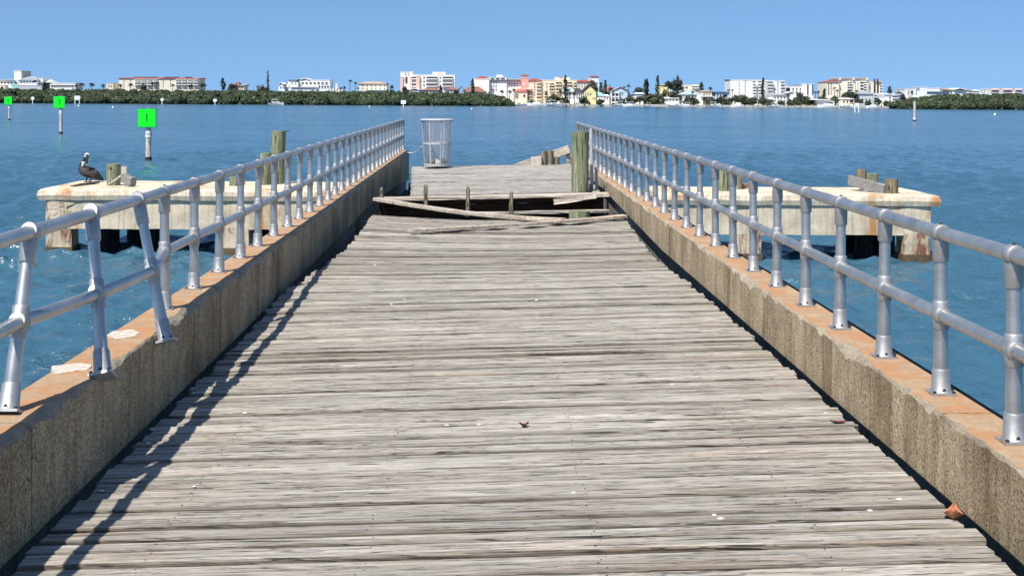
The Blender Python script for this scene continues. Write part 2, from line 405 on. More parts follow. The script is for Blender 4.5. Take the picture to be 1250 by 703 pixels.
# ------------------------------------------------------------------ pier: kerbs
def rise(Y): return .0023 * (Y - 6)
CT = EYE - 1.333
def curbtop(Y): return CT + rise(Y)
DL = [(2,1.81),(10,1.79),(14,1.66),(17.3,1.50)]
DR = [(2,1.68),(10,1.66),(14,1.62),(17.4,1.575)]
def decknear(X, Y):
    t = min(1, max(0, (X + 1.85) / 3.7))
    sag = -.05 * max(0, (Y - 11) / 6.3) * math.sin(t * PI)
    return EYE - (interp(Y, DL)*(1-t) + interp(Y, DR)*t) + sag + rise(Y)*0
BR = [(1,1.69),(14.4,1.667),(21.7,1.49),(31,1.47)]
BL = [(1,1.83),(14,1.80),(20.5,1.74),(25,1.80),(32,2.0)]
def kerb(side, y0, y1, xin, xout, bot, joints, label, chipseed, chipamt):
    root = thing('concrete_kerb', (side*(abs(xin)+abs(xout))/2, y0, CT), label, 'kerb')
    mb = MB()
    ys = [y0] + joints + [y1]
    for a, b in zip(ys, ys[1:]):
        a += .006; b -= .006
        n = max(6, int((b-a)/.035)); rows = []
        for i in range(n+1):
            Y = a + (b-a)*i/n; zt = curbtop(Y); zb = EYE - interp(Y, bot)
            c = .008 + max(0, noise.noise(Vector((Y*1.5, chipseed, 0))) - .12) * chipamt + max(0, noise.noise(Vector((Y*6.0, chipseed, 3))) - .08) * chipamt * 1.1 + abs(noise.noise(Vector((Y*17, chipseed, 8)))) * .010
            if i in (0, n): c += .02
            jit = lambda k, s: noise.noise(Vector((Y*9, k*3.1, chipseed))) * s
            w_ = abs(xout) - abs(xin)
            prof = [(abs(xout), zb), (abs(xout), zt-.012), (abs(xout)-.012, zt), (abs(xout)-w_*.45, zt+jit(1,.003)),
                    (abs(xin)+c*1.15, zt+jit(2,.004)), (abs(xin)+c*.55+jit(5,.006), zt-c*.35+jit(3,.006)), (abs(xin)+jit(6,.004), zt-c*.95+jit(4,.008)),
                    (abs(xin)+jit(7,.004), zt-.14-c*.3), (abs(xin)+jit(8,.004), (zt+zb)/2-.03), (abs(xin)+jit(9,.003), zb+.02), (abs(xin)+.015, zb)]
            rows.append([Vector((side*x, Y, z)) for x, z in prof])
        k = len(rows[0]); V = [v for r in rows for v in r]
        for j in range(k):
            j2 = (j+1) % k
            fs = []
            for i in range(n):
                f = (i*k+j, i*k+j2, (i+1)*k+j2, (i+1)*k+j)
                fs.append(f if side < 0 else tuple(reversed(f)))
            mi = 1 if j in (2, 3) else (2 if j in (4, 5) else 0)
            if j == 0: V0 = len(mb.v); mb.v.extend(V)
            for f in fs: mb.f.append(tuple(x+V0 for x in f)); mb.mi.append(mi); mb.sm.append(False)
        e0 = tuple(range(k)); e1 = tuple(n*k+j for j in reversed(range(k)))
        for f in (e0, e1):
            g = f if side < 0 else tuple(reversed(f)); mb.f.append(tuple(x+V0 for x in g)); mb.mi.append(0); mb.sm.append(False)
    mb.build('kerb_block', ['curb','curbtop','chip'], root)
    m2 = MB()
    xi = abs(xin)+.07; xo = abs(xout)-.03
    nseg = 12
    for i in range(nseg):
        a = y0+(y1-y0)*i/nseg; b = y0+(y1-y0)*(i+1)/nseg; zb = EYE-max(interp(a,bot),interp(b,bot))
        x0, x1 = sorted((side*xi, side*xo))
        m2.box(x0, x1, a+.001*(i%2), b, zb-.62, EYE-min(interp(a,bot),interp(b,bot))+.02)
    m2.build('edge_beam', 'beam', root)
    return root
kl = kerb(-1, 1.5, 32.0, -1.84, -2.10, BL, [5.35, 9.2, 13.1, 17.0, 20.9, 24.8, 28.6], 'left concrete kerb of the pier, shaded face and badly chipped edge', 3.3, .08)
kr = kerb(1, 1.5, 30.2, 1.95, 2.195, BR, [5.62, 9.6, 13.5, 17.4, 21.6, 25.6], 'right concrete kerb of the pier, sunlit face and orange-stained top', 9.1, .07)
for (x, y, r) in ((-2.02, 6.42, .085), (-2.01, 7.33, .085)):
    m = MB(); z = curbtop(y) + .004
    pts = [Vector((x + r*1.0*math.cos(a)*(1+.5*noise.noise(Vector((math.cos(a)*2,math.sin(a)*2,y)))), y + r*1.45*math.sin(a)*(1+.5*noise.noise(Vector((math.cos(a)*2.5,math.sin(a)*2.5,y+9)))), z-.001+.002*math.sin(a*5))) for a in [2*PI*i/18 for i in range(18)]]
    lo = [p - Vector((0,0,.02)) for p in pts]
    m.add(pts + lo, [tuple(range(18))] + [(i, i+18, (i+1)%18+18, (i+1)%18) for i in range(18)])
    tag(m.build('bare_patch', 'mortar', kl), 'white bare patch where a railing post stood')
# outer timber rubbing strip of the right kerb
m = MB(); m.bar((2.235, 1.5, .33), (2.235, 30, .39), .05, .10, n=30, wob=.004)
m.build('edge_strip', 'pileblack', kr)

# ------------------------------------------------------------------ pier decks
def planks(mb, y0, y1, pitch, xl, xr, zf, rnd, thick=.05, nseg=26, slope=0.0, gapm=.0105):
    y = y0; k = 0
    while y < y1:
        wd = pitch * rnd.uniform(.86, 1.12); gap = gapm * rnd.choice((.4, .7, 1.0, 1.0, 1.6, 2.3))
        ya, yb = y, y + wd - gap
        ym = (ya+yb)/2
        a = xl(ym) + rnd.uniform(-.02, .02); b = xr(ym) + rnd.uniform(-.022, .018)
        dz = rnd.uniform(-.009, .009); tl = rnd.uniform(-.006, .006); skew = rnd.uniform(-.007, .007); cup = rnd.uniform(.0, .005)
        sd = rnd.uniform(0, 100)
        V = []; rows = 0
        for i in range(nseg+1):
            t = i/nseg; X = a + (b-a)*t
            wa = noise.noise(Vector((X*2.2, sd, 0)))*.004 + noise.noise(Vector((X*9, sd, 5)))*.0025
            wb = noise.noise(Vector((X*2.2, sd, 9)))*.004 + noise.noise(Vector((X*9, sd, 14)))*.0025
            sk = skew*(t-.5)*2 + slope*X
            A = ya+wa+sk; B = yb+wb+sk
            za = zf(X, A)+dz-tl; zb = zf(X, B)+dz+tl
            zm = (za+zb)/2 - cup
            r = .006 + abs(noise.noise(Vector((X*5, sd, 20))))*.006
            V += [(X,A,za-thick),(X,A,za-r),(X,A+r,za),(X,(A+B)/2,zm),(X,B-r,zb),(X,B,zb-r),(X,B,zb-thick)]
        k7 = 7; o = len(mb.v); mb.v.extend(Vector(v) for v in V)
        for i in range(nseg):
            for j in range(k7):
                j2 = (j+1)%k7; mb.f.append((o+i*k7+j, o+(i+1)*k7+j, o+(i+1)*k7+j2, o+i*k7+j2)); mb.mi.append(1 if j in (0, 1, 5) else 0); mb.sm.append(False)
        for f in (tuple(range(k7)), tuple(nseg*k7+j for j in reversed(range(k7)))):
            mb.f.append(tuple(o+q for q in f)); mb.mi.append(0); mb.sm.append(False)
        for nx in (-1.3, -.45, .45, 1.3):
            for q in (.27, .73):
                if rnd.random() < .25: continue
                X = nx + rnd.uniform(-.02, .02); Yn = ya + (yb-ya)*q + rnd.uniform(-.008, .008)
                if not (a+.05 < X < b-.05): continue
                zn = zf(X, Yn)+dz+tl*(2*q-1)+.0015; rn = rnd.uniform(.003, .005)
                mb.add([(X+rn*math.cos(PI*i/3), Yn+rn*math.sin(PI*i/3), zn) for i in range(6)], [tuple(range(6))], 2)
        y += wd; k += 1
rd = random.Random(11)
DXL = [(2,-1.785),(11.5,-1.785),(14.3,-1.50),(17.4,-1.46)]
DXR = [(2,1.915),(8,1.905),(11,1.86),(14,1.75),(15.5,1.80),(17.4,1.87)]
root = thing('pier_deck', (0, 2, -.1), 'long weathered grey plank deck of the pier in the foreground', 'deck')
mb = MB(); planks(mb, 1.8, 17.2, .126, lambda y: interp(y, DXL), lambda y: interp(y, DXR), decknear, rd)
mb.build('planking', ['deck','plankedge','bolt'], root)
for x in (-1.3, -.45, .45, 1.3):
    m = MB(); m.bar((x, 1.8, decknear(x,1.8)-.22), (x, 9.5, decknear(x,9.5)-.22), .09, .24); m.bar((x, 9.5, decknear(x,9.5)-.22), (x, 17.15, decknear(x,17.1)-.23), .09, .24)
    m.build('joist', 'joist', root)
# deck beyond the gap
def deckfar(X, Y):
    return EYE - (1.50 - .0022*(Y-20.4)) + .045*(X/1.9)
FXL = [(20.3,-1.13),(29,-1.60)]
FXR = [(20.3,1.84),(22,1.86),(29,1.86)]
root2 = thing('pier_deck', (0, 20.4, 0), 'short plank deck of the pier beyond the broken gap', 'deck')
mb = MB(); planks(mb, 20.3, 28.9, .15, lambda y: interp(y, FXL), lambda y: interp(y, FXR), deckfar, rd, nseg=14)
mb.build('planking', ['deckfar','deckfar','bolt'], root2)
m = MB()
for k in range(4):
    z = deckfar(0, 20.3)+.035-.15*k
    m.bar((-1.62, 20.27, z-.08-.05), (1.84, 20.27, z-.08+.04), .07, .146, n=14, wob=.012, seed=k*4.2)
m.build('header_beam', 'fascia', root2)
m = MB(); m.bar((-1.60, 20.10, deckfar(0,20.2)-.050), (1.90, 20.10, deckfar(0,20.2)+.045), .34, .045, n=16, wob=.012); m.build('edge_board', 'pale', root2)
m = MB(); m.bar((-.3, 19.35, EYE-1.70), (1.85, 19.45, EYE-1.655), .10, .04, n=10, wob=.012); m.build('ledger_board', 'pale', root2)
m = MB(); m.bar((-1.45,20.6,EYE-2.3),(-1.6,31.5,EYE-2.3),.7,.2,n=8); m.build('shade_fill','pileblack',root2)  # black bar added low down to paint the dark shade left of the deck
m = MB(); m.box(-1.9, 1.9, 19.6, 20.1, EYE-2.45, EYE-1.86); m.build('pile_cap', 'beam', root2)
for x in (-1.2, .0, 1.3):
    m = MB(); m.bar((x, 20.35, deckfar(x,20.4)-.2), (x, 28.9, deckfar(x,28.9)-.2), .09, .24); m.build('joist', 'joist', root2)
# piles carrying the pier (seen through the gap)
for x, y in ((-1.5,19.85),(0.1,19.85),(1.45,19.85),(-1.5,28.4),(1.5,28.4)):
    m = MB(); m.pilelog((x,y,WATER-2),(x,y,EYE-2.46 if y<25 else deckfar(x,y)-.33), .17, .15)
    tag(m.build('support_pile','pileblack'), 'dark round support pile under the pier', 'pile', 'support piles under the pier')
# timber ledge along the left kerb in the gap
m = MB(); m.bar((-1.72, 11.5, EYE-2.02), (-1.68, 20.2, EYE-1.98), .30, .08, n=16, wob=.02); m.build('side_ledge','joist', kl)

# pegs, loose boards
for px, pt, pb, Y, lab in ((466,229,240,19.6,'short rusty peg at the left end of the gap, beside the shaded kerb'),(520,225.5,247,19.2,'rusty upright peg in the gap below the wire trash can'),
                      (571,228,258,19.2,'rusty upright peg near the middle of the gap'),(624,234,264,18.9,'dark rusty upright peg in the gap below the white block')):
    a = P(px, pb+6, Y); b = P(px+R.uniform(-.6,.6), pt, Y)
    m = MB(); n=7; m.tube([a.lerp(b,i/n)+Vector((R.uniform(-.004,.004),R.uniform(-.004,.004),0)) for i in range(n+1)], [.030-.002*i/n+R.uniform(-.004,.004) for i in range(n)]+[.016], 8)
    tag(m.build('rusty_peg','pilebrown'), lab, 'peg', 'upright pegs in the gap')
def loose(p0, p1, w_, h_, mat, label, n=14, wob=.006, bow=0.0):
    m = MB(); p0=Vector(p0); p1=Vector(p1); pts=[]
    if bow:
        k=6
        for i in range(k):
            a=p0.lerp(p1,i/k); b=p0.lerp(p1,(i+1)/k)
            a=a+Vector((0,0,-bow*math.sin(PI*i/k))); b=b+Vector((0,0,-bow*math.sin(PI*(i+1)/k)))
            m.bar(a,b+(b-a)*.004,w_,h_,n=3,wob=wob,seed=2.0)
    else: m.bar(p0,p1,w_,h_,n=n,wob=wob,seed=p0.x)
    return tag(m.build('loose_plank',mat), label, 'plank', 'loose planks at the gap')
loose(P(459,243,18.75), P(688,269,16.7), .13, .05, 'pale', 'long pale loose plank slanting over the left side of the gap', bow=.05)
loose(P(500,281.5,15.55), P(763,264,17.15), .11, .035, 'pale', 'pale loose plank lying across the front deck to the right kerb', bow=.015)
loose(P(676,246.5,19.9), P(728,240,19.8), .06, .06, 'pale', 'short splintered board against the dark beam beside the green pile', n=10, wob=.02)
# big green pile, sawn stub, black cap, white uprights
m = MB(); b = P(708, 234, 20.75); m.pilelog((b.x,b.y,WATER-1.5), P(708,161,20.75), .14, .137, 18, seed=1.0, rough=.03)
tag(m.build('timber_pile','pile'), 'tall green-stained timber pile at the right end of the gap', 'pile')
m = MB(); b = P(708, 300, 18.3); m.pilelog((b.x,b.y,WATER-1.5), P(708,257.5,18.3)+Vector((0,0,.0)), .15, .145, 18, seed=4.0)
tag(m.build('pile_stub','pile'), 'sawn-off green pile stub sticking up in the gap', 'pile')
c = P(719, 233, 20.5); m = MB(); m.tube([c+Vector((0,0,-.02)), c+Vector((0,0,.09)), c+Vector((0,0,.105))], [.055,.055,.03], 14)
tag(m.build('mooring_bolt','black'), 'small black cap at the foot of the tall green pile', 'bolt')
for px, yt, lab in ((721.5, 157, 'taller thin white pole between green pile and right railing'), (727.5, 196, 'shorter thin white pole at the foot of the right railing')):
    a=P(px+1,233,21.2); b=P(px,yt,21.2); m=MB(); m.tube([a,a.lerp(b,.5),b],.027,10); m.tube([a,a+Vector((0,0,.02))],.06,12)
    tag(m.build('white_pole','canrim'), lab, 'pole', 'white poles beside the green pile')

# ------------------------------------------------------------------ railings
RH = .733; MH = .36
pm = MB(); pm.tube([(0,0,.005),(0,0,RH*.5),(0,0,RH-.02)], [.0345,.0300,.0275], 16)
bm_ = MB()
bm_.box(-.055,.055,-.055,.055,.0,.011)
bm_.tube([(0,0,.012),(0,0,.02),(0,0,.108),(0,0,.116)], [.050,.043,.0395,.036], 16)
bm_.add([(.0,-.0435,.030),(.010,-.0435,.018),(-.010,-.0435,.018),(0,-.039,.042)], [(0,1,2),(0,3,1),(0,2,3)], 1)
for sx in (-1,1): bm_.tube([(sx*.043,-.043,.010),(sx*.043,-.043,.020)],.008,6,mi=1)
tf = MB(); tf.tube([(0,-.030,RH),(0,-.026,RH),(0,.026,RH),(0,.030,RH)],[.036,.0405,.0405,.036],16); tf.tube([(0,0,RH-.13),(0,0,RH-.122),(0,0,RH-.03)],[.033,.0365,.0375],16)
tf.tube([(0,0,RH+.034),(0,0,RH+.046)],.007,6,mi=1)
mf = MB(); mf.tube([(0,-.036,MH),(0,-.031,MH),(0,.031,MH),(0,.036,MH)],[.035,.0395,.0395,.035],16); mf.tube([(0,0,MH-.065),(0,0,MH-.058),(0,0,MH+.058),(0,0,MH+.065)],[.033,.0365,.0365,.033],16)
def railing(X, ys, y0, y1, special, label):
    root = thing('pipe_railing', (X, y0, curbtop(y0)), label, 'railing')
    proto = None; tops=[]; mids=[]
    for i, y in enumerate(ys):
        sp = special.get(i)
        b, t = sp if sp else (Vector((X+R.uniform(-.006,.006), y, curbtop(y))), Vector((X, y+R.uniform(-.012,.012), curbtop(y)+RH)))
        if proto is None:
            proto = bpy.data.objects.new('post', None)
            po = MBbuild(pm, 'post', ['steel'], root)
            MBbuild(bm_, 'base', ['fitting','bolt'], po); MBbuild(tf, 'rail_fitting', ['fitting','bolt'], po); MBbuild(mf, 'rail_fitting', ['fitting','bolt'], po)
            bpy.data.objects.remove(proto); proto = po; o = po
        else: o = copy_tree(proto, root)
        d = t-b; o.rotation_mode='QUATERNION'; o.rotation_quaternion = Vector((0,0,1)).rotation_difference(d.normalized())
        o.scale = (1,1,d.length/RH); o.location = b-root.location
        if sp: o['label'] = 'leaning post knocked out of line'
        tops.append(t); mids.append(b.lerp(t, MH/RH))
    first=lambda p: Vector((p.x,y0,p.z)); 
    mb=MB(); mb.tube([first(tops[0])]+tops+[Vector((X,y1,curbtop(y1)+RH))],.0315,18); mb.build('top_rail','steel',root)
    mb=MB(); mb.tube([first(mids[0])]+mids+[Vector((X,y1,curbtop(y1)+MH))],.030,18); mb.build('middle_rail','steel',root)
    return root
def MBbuild(mb, name, mats, parent):
    me = bpy.data.meshes.new(name); me.from_pydata([tuple(v) for v in mb.v], [], mb.f)
    for m in mats: me.materials.append(M[m])
    me.polygons.foreach_set('material_index', mb.mi); me.polygons.foreach_set('use_smooth', mb.sm); me.update()
    o = bpy.data.objects.new(name, me); COL.objects.link(o); o.parent = parent; return o
XL=-2.0; XR=2.085
ysl=[4.0,5.52,6.3,7.36]+[8.20+.853*i for i in range(29)]
z=lambda Y: curbtop(Y)
spec={1:(Vector((-2.0,5.52,z(5.5))),Vector((-2.0,5.78,z(5.6)+RH))),
      2:(Vector((-1.81,6.24,z(6.3)-.005)),Vector((-2.0,6.68,z(6.6)+RH))),
      3:(Vector((-1.785,7.37,z(7.4)-.05)),Vector((-2.0,7.58,z(7.5)+RH)))}
railing(XL, ysl, 2.2, 32.15, spec, 'left galvanised pipe railing with leaning posts, standing on the chipped kerb')
railing(XR, [4.31+.836*i for i in range(31)], 2.2, 29.5, {}, 'right galvanised pipe railing with straight posts on the orange-topped kerb')

# ------------------------------------------------------------------ trash can
tcb = P(533, 203.2, 28.3); H=1.0; r0=.265; r1=.335
can = thing('trash_can', tcb, 'tall white wire mesh trash can at the far end of the pier', 'trash can')
def rc(t): return r0+(r1-r0)*t
def ringpts(r,z,n=40): return [tcb+Vector((r*math.cos(2*PI*i/n),r*math.sin(2*PI*i/n),z)) for i in range(n+1)]
def band(m, r, z0, z1, th=.008, n=40):
    V=[]
    for i in range(n):
        a=2*PI*i/n; c,s_=math.cos(a),math.sin(a)
        for rr,zz in ((r,z0),(r,z1),(r-th,z1),(r-th,z0)): V.append(tcb+Vector((rr*c,rr*s_,zz)))
    m.add(V,[(i*4+j,i*4+(j+1)%4,((i+1)%n)*4+(j+1)%4,((i+1)%n)*4+j) for i in range(n) for j in range(4)],0,False)
m=MB(); m.tube(ringpts(r1+.01,H),.022,8,cap=False); m.build('rim','canrim',can)
for t in (.04,.5):
    m=MB(); band(m, rc(t)+.006, t*H-.022, t*H+.022); m.build('hoop','canrim',can)
for k in range(8):
    a=2*PI*(k+.42)/8; m=MB(); V=[]
    for t in (0.0,1.0):
        r=rc(t)+.010
        for da,dr in ((-.05,0),(.05,0),(.05,-.006),(-.05,-.006)):
            V.append(tcb+Vector(((r+dr)*math.cos(a+da*.27/r),(r+dr)*math.sin(a+da*.27/r),t*H)))
    m.add(V,[(0,1,5,4),(1,2,6,5),(2,3,7,6),(3,0,4,7),(0,3,2,1),(4,5,6,7)]); m.build('upright_strap','canrim',can)
m=MB()
NW=42
for k in range(NW):
    for sgn in (-1,1):
        a0=2*PI*k/NW; pts=[tcb+Vector((rc(t)*math.cos(a0+sgn*t*1.5),rc(t)*math.sin(a0+sgn*t*1.5),t*H)) for t in [i/8 for i in range(9)]]
        m.tube(pts,.0027,4,cap=False,smooth=False)
m.build('wire_mesh','canwire',can)
m=MB(); m.tube([tcb+Vector((0,0,.012)),tcb+Vector((0,0,.03))],r0-.01,28,smooth=False); m.build('bottom_plate','canrim',can)
for k in range(9):
    m=MB(); c=tcb+Vector((R.uniform(-.15,.15),R.uniform(-.17,.1),.03)); s_=R.uniform(.05,.085)
    V=[];n1,n2=5,7
    for i in range(n1+1):
        for j in range(n2):
            th=PI*i/n1; ph=2*PI*j/n2; q=Vector((math.sin(th)*math.cos(ph),math.sin(th)*math.sin(ph),math.cos(th)))
            V.append(c+Vector((0,0,s_))+q*s_*(1+.6*noise.noise(q*2+Vector((k*7,0,0)))))
    m.add(V,[(i*n2+j,(i+1)*n2+j,(i+1)*n2+(j+1)%n2,i*n2+(j+1)%n2) for i in range(n1) for j in range(n2)])
    tag(m.build('crumpled_litter','litter' if k<7 else 'chipwhite'), 'crumpled brown litter lying in the bottom of the wire trash can' if k<7 else 'crumpled white litter in the bottom of the wire trash can','litter','litter in the trash can')
a=P(497,186,29.5); b=P(514.5,179,28.3); m=MB()
m.tube([a.lerp(b,i/10)-Vector((0,0,.07*math.sin(PI*i/10))) for i in range(11)],.011,8)
tag(m.build('tether_rope','rope'),'pale rope tying the trash can to the left railing','rope')

# ------------------------------------------------------------------ timbers at far right end of pier
YB=28.7
def stub(px0,px1,yt,yb,Y,mat,name,label,cat,grp=None,ex=0,lean=0):
    a=P((px0+px1)/2,yb,Y); b=P((px0+px1)/2+lean,yt,Y); r=(px1-px0)/2/F*Y
    m=MB(); m.pilelog(a-Vector((0,0,ex)),b,r*1.02,r,14,seed=px0*.37); return tag(m.build(name,mat),label,cat,grp)
stub(661,668,184.5,205,YB,'pilebrown','timber_stub','left half of the paired brown timber stubs beside the white block','stub','brown timber stubs at the pier end',.2)
stub(668.5,676,184.2,205,YB+.05,'pilebrown','timber_stub','right half of the paired brown timber stubs at the pier end','stub','brown timber stubs at the pier end',.2)
stub(676.5,683,192,204.5,YB+.1,'pilebrown','timber_stub','lowest brown timber stub right of the paired stubs','stub','brown timber stubs at the pier end',.2)
a=P(648.5,205,YB+.1); b=P(660.5,191.5,YB+.1); m=MB(); m.bar(((a.x+b.x)/2,YB-.05,a.z+.04),((a.x+b.x)/2,YB-.05,b.z),.24,.22,n=4,wob=.01,up=(0,1,0))
tag(m.build('white_block','mortar'),'white painted block beside the brown stubs at the pier end','block')
m=MB(); m.bar(P(625,206,29.3),P(662,193.5,29.3),.05,.16,n=10,wob=.008); tag(m.build('sloping_board','pale'),'low yellowish board sloping up behind the white block','board')
m=MB(); m.bar(P(676,189,29.2),P(695,182,29.0),.05,.19,n=8,wob=.008); m.bar(P(693,182,29.1),P(694.5,206,29.1),.09,.06,n=6,wob=.006,up=(0,1,0)); tag(m.build('bracing_board','pale'),'yellowish bracing board on a short leg left of the tall green pile','board')

# ------------------------------------------------------------------ platforms
def platform(x0,x1,Yf,depth,zt,cols,backs,label,rustend):
    root=thing('concrete_platform',((x0+x1)/2,Yf,WATER),label,'platform')
    m=MB(); N=60
    def slabring(o,z,jit):
        pts=[]
        for (ax,ay,bx,by,n) in ((x0-o,Yf-o,x1+o,Yf-o,40),(x1+o,Yf-o,x1+o,Yf+depth+o,16),(x1+o,Yf+depth+o,x0-o,Yf+depth+o,40),(x0-o,Yf+depth+o,x0-o,Yf-o,16)):
            for i in range(n):
                t=i/n; p=Vector((ax+(bx-ax)*t,ay+(by-ay)*t,z))
                p+=Vector((noise.noise(p*3.1+Vector((0,0,o*40))),noise.noise(p*1.9+Vector((5,0,0))),noise.noise(p*1.3+Vector((0,9,0)))))*jit
                pts.append(p)
        return pts
    th=.27
    rings=[slabring(-.01,zt-th,.006),slabring(0,zt-th+.005,.022),slabring(.03,zt-th*.55,.025),slabring(.0,zt-.03,.045),slabring(-.05,zt,.012)]
    n=len(rings[0]); V=[v for r in rings for v in r]
    fs=[(i*n+j,i*n+(j+1)%n,(i+1)*n+(j+1)%n,(i+1)*n+j) for i in range(4) for j in range(n)]
    fs.append(tuple(4*n+j for j in range(n))); fs.append(tuple(reversed(range(n))))
    m.add(V,fs); m.build('slab','plat',root)
    zb=zt-th-.72; ins=.20
    m=MB(); nx=46
    def wallf(sx,yy,flip):
        V=[]
        for i in range(nx+1):
            for j in range(6):
                X=x0+ins+(x1-x0-2*ins)*i/nx; Zz=zb+(zt-th-.01-zb)*j/5
                q=Vector((X,yy,Zz)); dz=noise.noise(q*2.0)*.02
                V.append((X,yy+dz,Zz+(noise.noise(q*3)*.02 if j==0 else 0)))
        f=[(i*6+j,(i+1)*6+j,(i+1)*6+j+1,i*6+j+1) for i in range(nx) for j in range(5)]
        m.add(V,f if not flip else [tuple(reversed(q)) for q in f])
    yfw=Yf+.05; wallf(1,yfw,False); wallf(1,yfw+.45,True)
    m.box(x0+ins+.003,x1-ins-.003,yfw+.03,yfw+.42,zb+.02,zt-th-.003)
    m.box(x0+ins,x0+ins+.4,yfw+.452,Yf+depth-.2,zb+.03,zt-th-.004); m.box(x1-ins-.4,x1-ins,yfw+.452,Yf+depth-.2,zb+.03,zt-th-.004)
    m.box(x0+ins+.41,x1-ins-.41,Yf+depth-.6,Yf+depth-.2,zb+.03,zt-th-.004)
    m.build('edge_beam','plat',root)
    for (a,b) in cols:
        m=MB(); 
        for (ya,yb) in ((yfw-.01,yfw+.62),):
            k=8; V=[]; 
            for i in range(k+1):
                zz=WATER-1.2+(zb+.05-WATER+1.2)*i/k
                for (xx,yy) in ((a,ya),((a+b)/2,ya),(b,ya),(b,yb),((a+b)/2,yb),(a,yb)):
                    q=Vector((xx,yy,zz)); V.append(q+Vector((noise.noise(q*2.5),noise.noise(q*2.5+Vector((7,0,0))),0))*.03)
            m.add(V,[(i*6+j,i*6+(j+1)%6,(i+1)*6+(j+1)%6,(i+1)*6+j) for i in range(k) for j in range(6)])
        cl = m.build('column','platrust',root)
        m=MB(); m.box(a-.035,b+.035,yfw-.045,yfw+.655,WATER-.3,WATER+.17); m.build('tide_band','algae',cl)
    for (xx,yy,r) in backs:
        m=MB(); m.pilelog((xx,yy,WATER-1.2),(xx,yy,zb+.3),r,r*.95,12); m.build('pile','pileblack',root)
    return root
YP=32.8; ZT=EYE-2.33
pl=platform(P(47,0,YP).x+.03,-3.75,YP,3.5,ZT,[(P(57,0,YP).x,P(88,0,YP).x),(P(272,0,YP).x,P(305,0,YP).x)],
   [(-9.9,34.6,.28),(-9.3,35.2,.28),(-8.8,34.6,.28),(-9.5,35.9,.3),(-6.4,35.2,.28),(-5.8,35.2,.25)],'left cream concrete mooring platform with rust-streaked corner and pelican on it',0)
x=P(57,0,YP).x; m=MB(); V=[]; n=14
for i in range(n+1):
    for j in range(n+1):
        q=Vector((x-.005+i/n*(.62+.12*math.sin(j*1.3)),YP+.035,ZT-.285-j/n*.70))
        V.append(q+Vector((0,-.02*abs(noise.noise(q*5))-.012*noise.noise(q*13),0)))
m.add(V,[(i*(n+1)+j,(i+1)*(n+1)+j,(i+1)*(n+1)+j+1,i*(n+1)+j+1) if False else (i*(n+1)+j,i*(n+1)+j+1,(i+1)*(n+1)+j+1,(i+1)*(n+1)+j) for i in range(n) for j in range(n)])
tag(m.build('spalled_corner','platrust',pl),'rust-brown spalled concrete at the corner under the pelican')
YQ=32.3
pr=platform(4.3,P(1150,0,YQ).x-.03,YQ,2.9,ZT+.01,[(P(1106,0,YQ).x,P(1138,0,YQ).x),(P(901,0,YQ).x,P(931,0,YQ).x)],
   [(9.35,34.3,.16),(9.8,33.9,.26),(10.15,34.6,.26),(9.6,34.8,.25),(10.45,34.1,.24),(6.8,34.4,.25)],'right cream concrete mooring platform with short piles and a grey timber on it',1)
# timbers on the left platform
def pile_on(px0,px1,yt,yb,Y,mat,label,lean=0.0,grp=None):
    return stub(px0,px1,yt,yb,Y,mat,'timber_pile',label,'pile',grp,.02,lean)
ms=stub(130,147,200,225.5,34.3,'pile','pile_stub','mossy green pile stub with a bolt hole beside the pelican','pile',None,.02,.5)
c=P(137.5,205,34.3); m=MB(); m.tube([c+Vector((0,-.20,0)),c+Vector((0,-.17,0))],.028,10); m.build('bolt_hole','bolt',ms)
a=P(148.5,203.5,35.2); m=MB(); m.bar(P(152,221,35.0),P(152,203.5,35.0),.15,.12,n=4,wob=.006,up=(0,1,0)); tag(m.build('timber_post','mortar'),'pale square post behind the mossy green stub','post')
m=MB(); m.bar(P(150,217,34.0),P(163,222,33.8),.2,.22,n=6,wob=.02); tag(m.build('broken_timber','greypost'),'dark grey broken timber leaning beside the mossy green stub','timber')
m=MB(); m.bar(P(133,226,33.6),P(150,214.5,34.0),.05,.06,n=8,wob=.02); tag(m.build('driftwood_stick','pale'),'pale stick propped against the grey broken timber','stick')
m=MB(); m.bar(P(88,227.5,33.7),P(120,222,34.9),.10,.05,n=10,wob=.02); tag(m.build('driftwood_stick','joist'),'flat dark timber strip lying below the pelican','stick')
tp=pile_on(329.5,347,160,226,35.3,'pile','tallest green pile on the left platform with an iron pin at its top',2.0)
c=P(346,160.5,35.3); m=MB(); m.tube([c,c+Vector((.16,0,.01))],.016,6); m.build('iron_pin','bolt',tp)
pile_on(317,330,187,229,34.9,'pile','middle-height green pile left of the tallest one',1.0)
pile_on(280,291,216,231,34.4,'pile','low green pile stub behind the left railing on the left platform')
# timbers on the right platform
pile_on(1045,1057.5,207,226,34.2,'pilebrown','dark brown pile, farthest back in the right platform row')
pile_on(1058,1072,212,229,33.8,'pile','pale green pile between two brown ones on the right platform')
pile_on(1080,1096,218.5,237,33.0,'pilebrown','brown pile nearest the corner of the right platform')
m=MB(); m.bar(P(1037,220,34.0),P(1081,232,32.9),.12,.26,n=12,wob=.012); tag(m.build('grey_timber','greypost'),'long grey timber bolted along the piles of the right platform','timber')
pile_on(877,890,208,236,33.4,'pile','green pile on the left end of the right platform')
pile_on(897,906,214,232,34.2,'pilebrown','small brown pile behind the green one on the right platform')
m=MB(); m.bar(P(903,228,34.4),P(922,224.5,34.6),.2,.10,n=8,wob=.02); tag(m.build('broken_timber','rbrown'),'reddish broken timber lying on the left end of the right platform','timber')

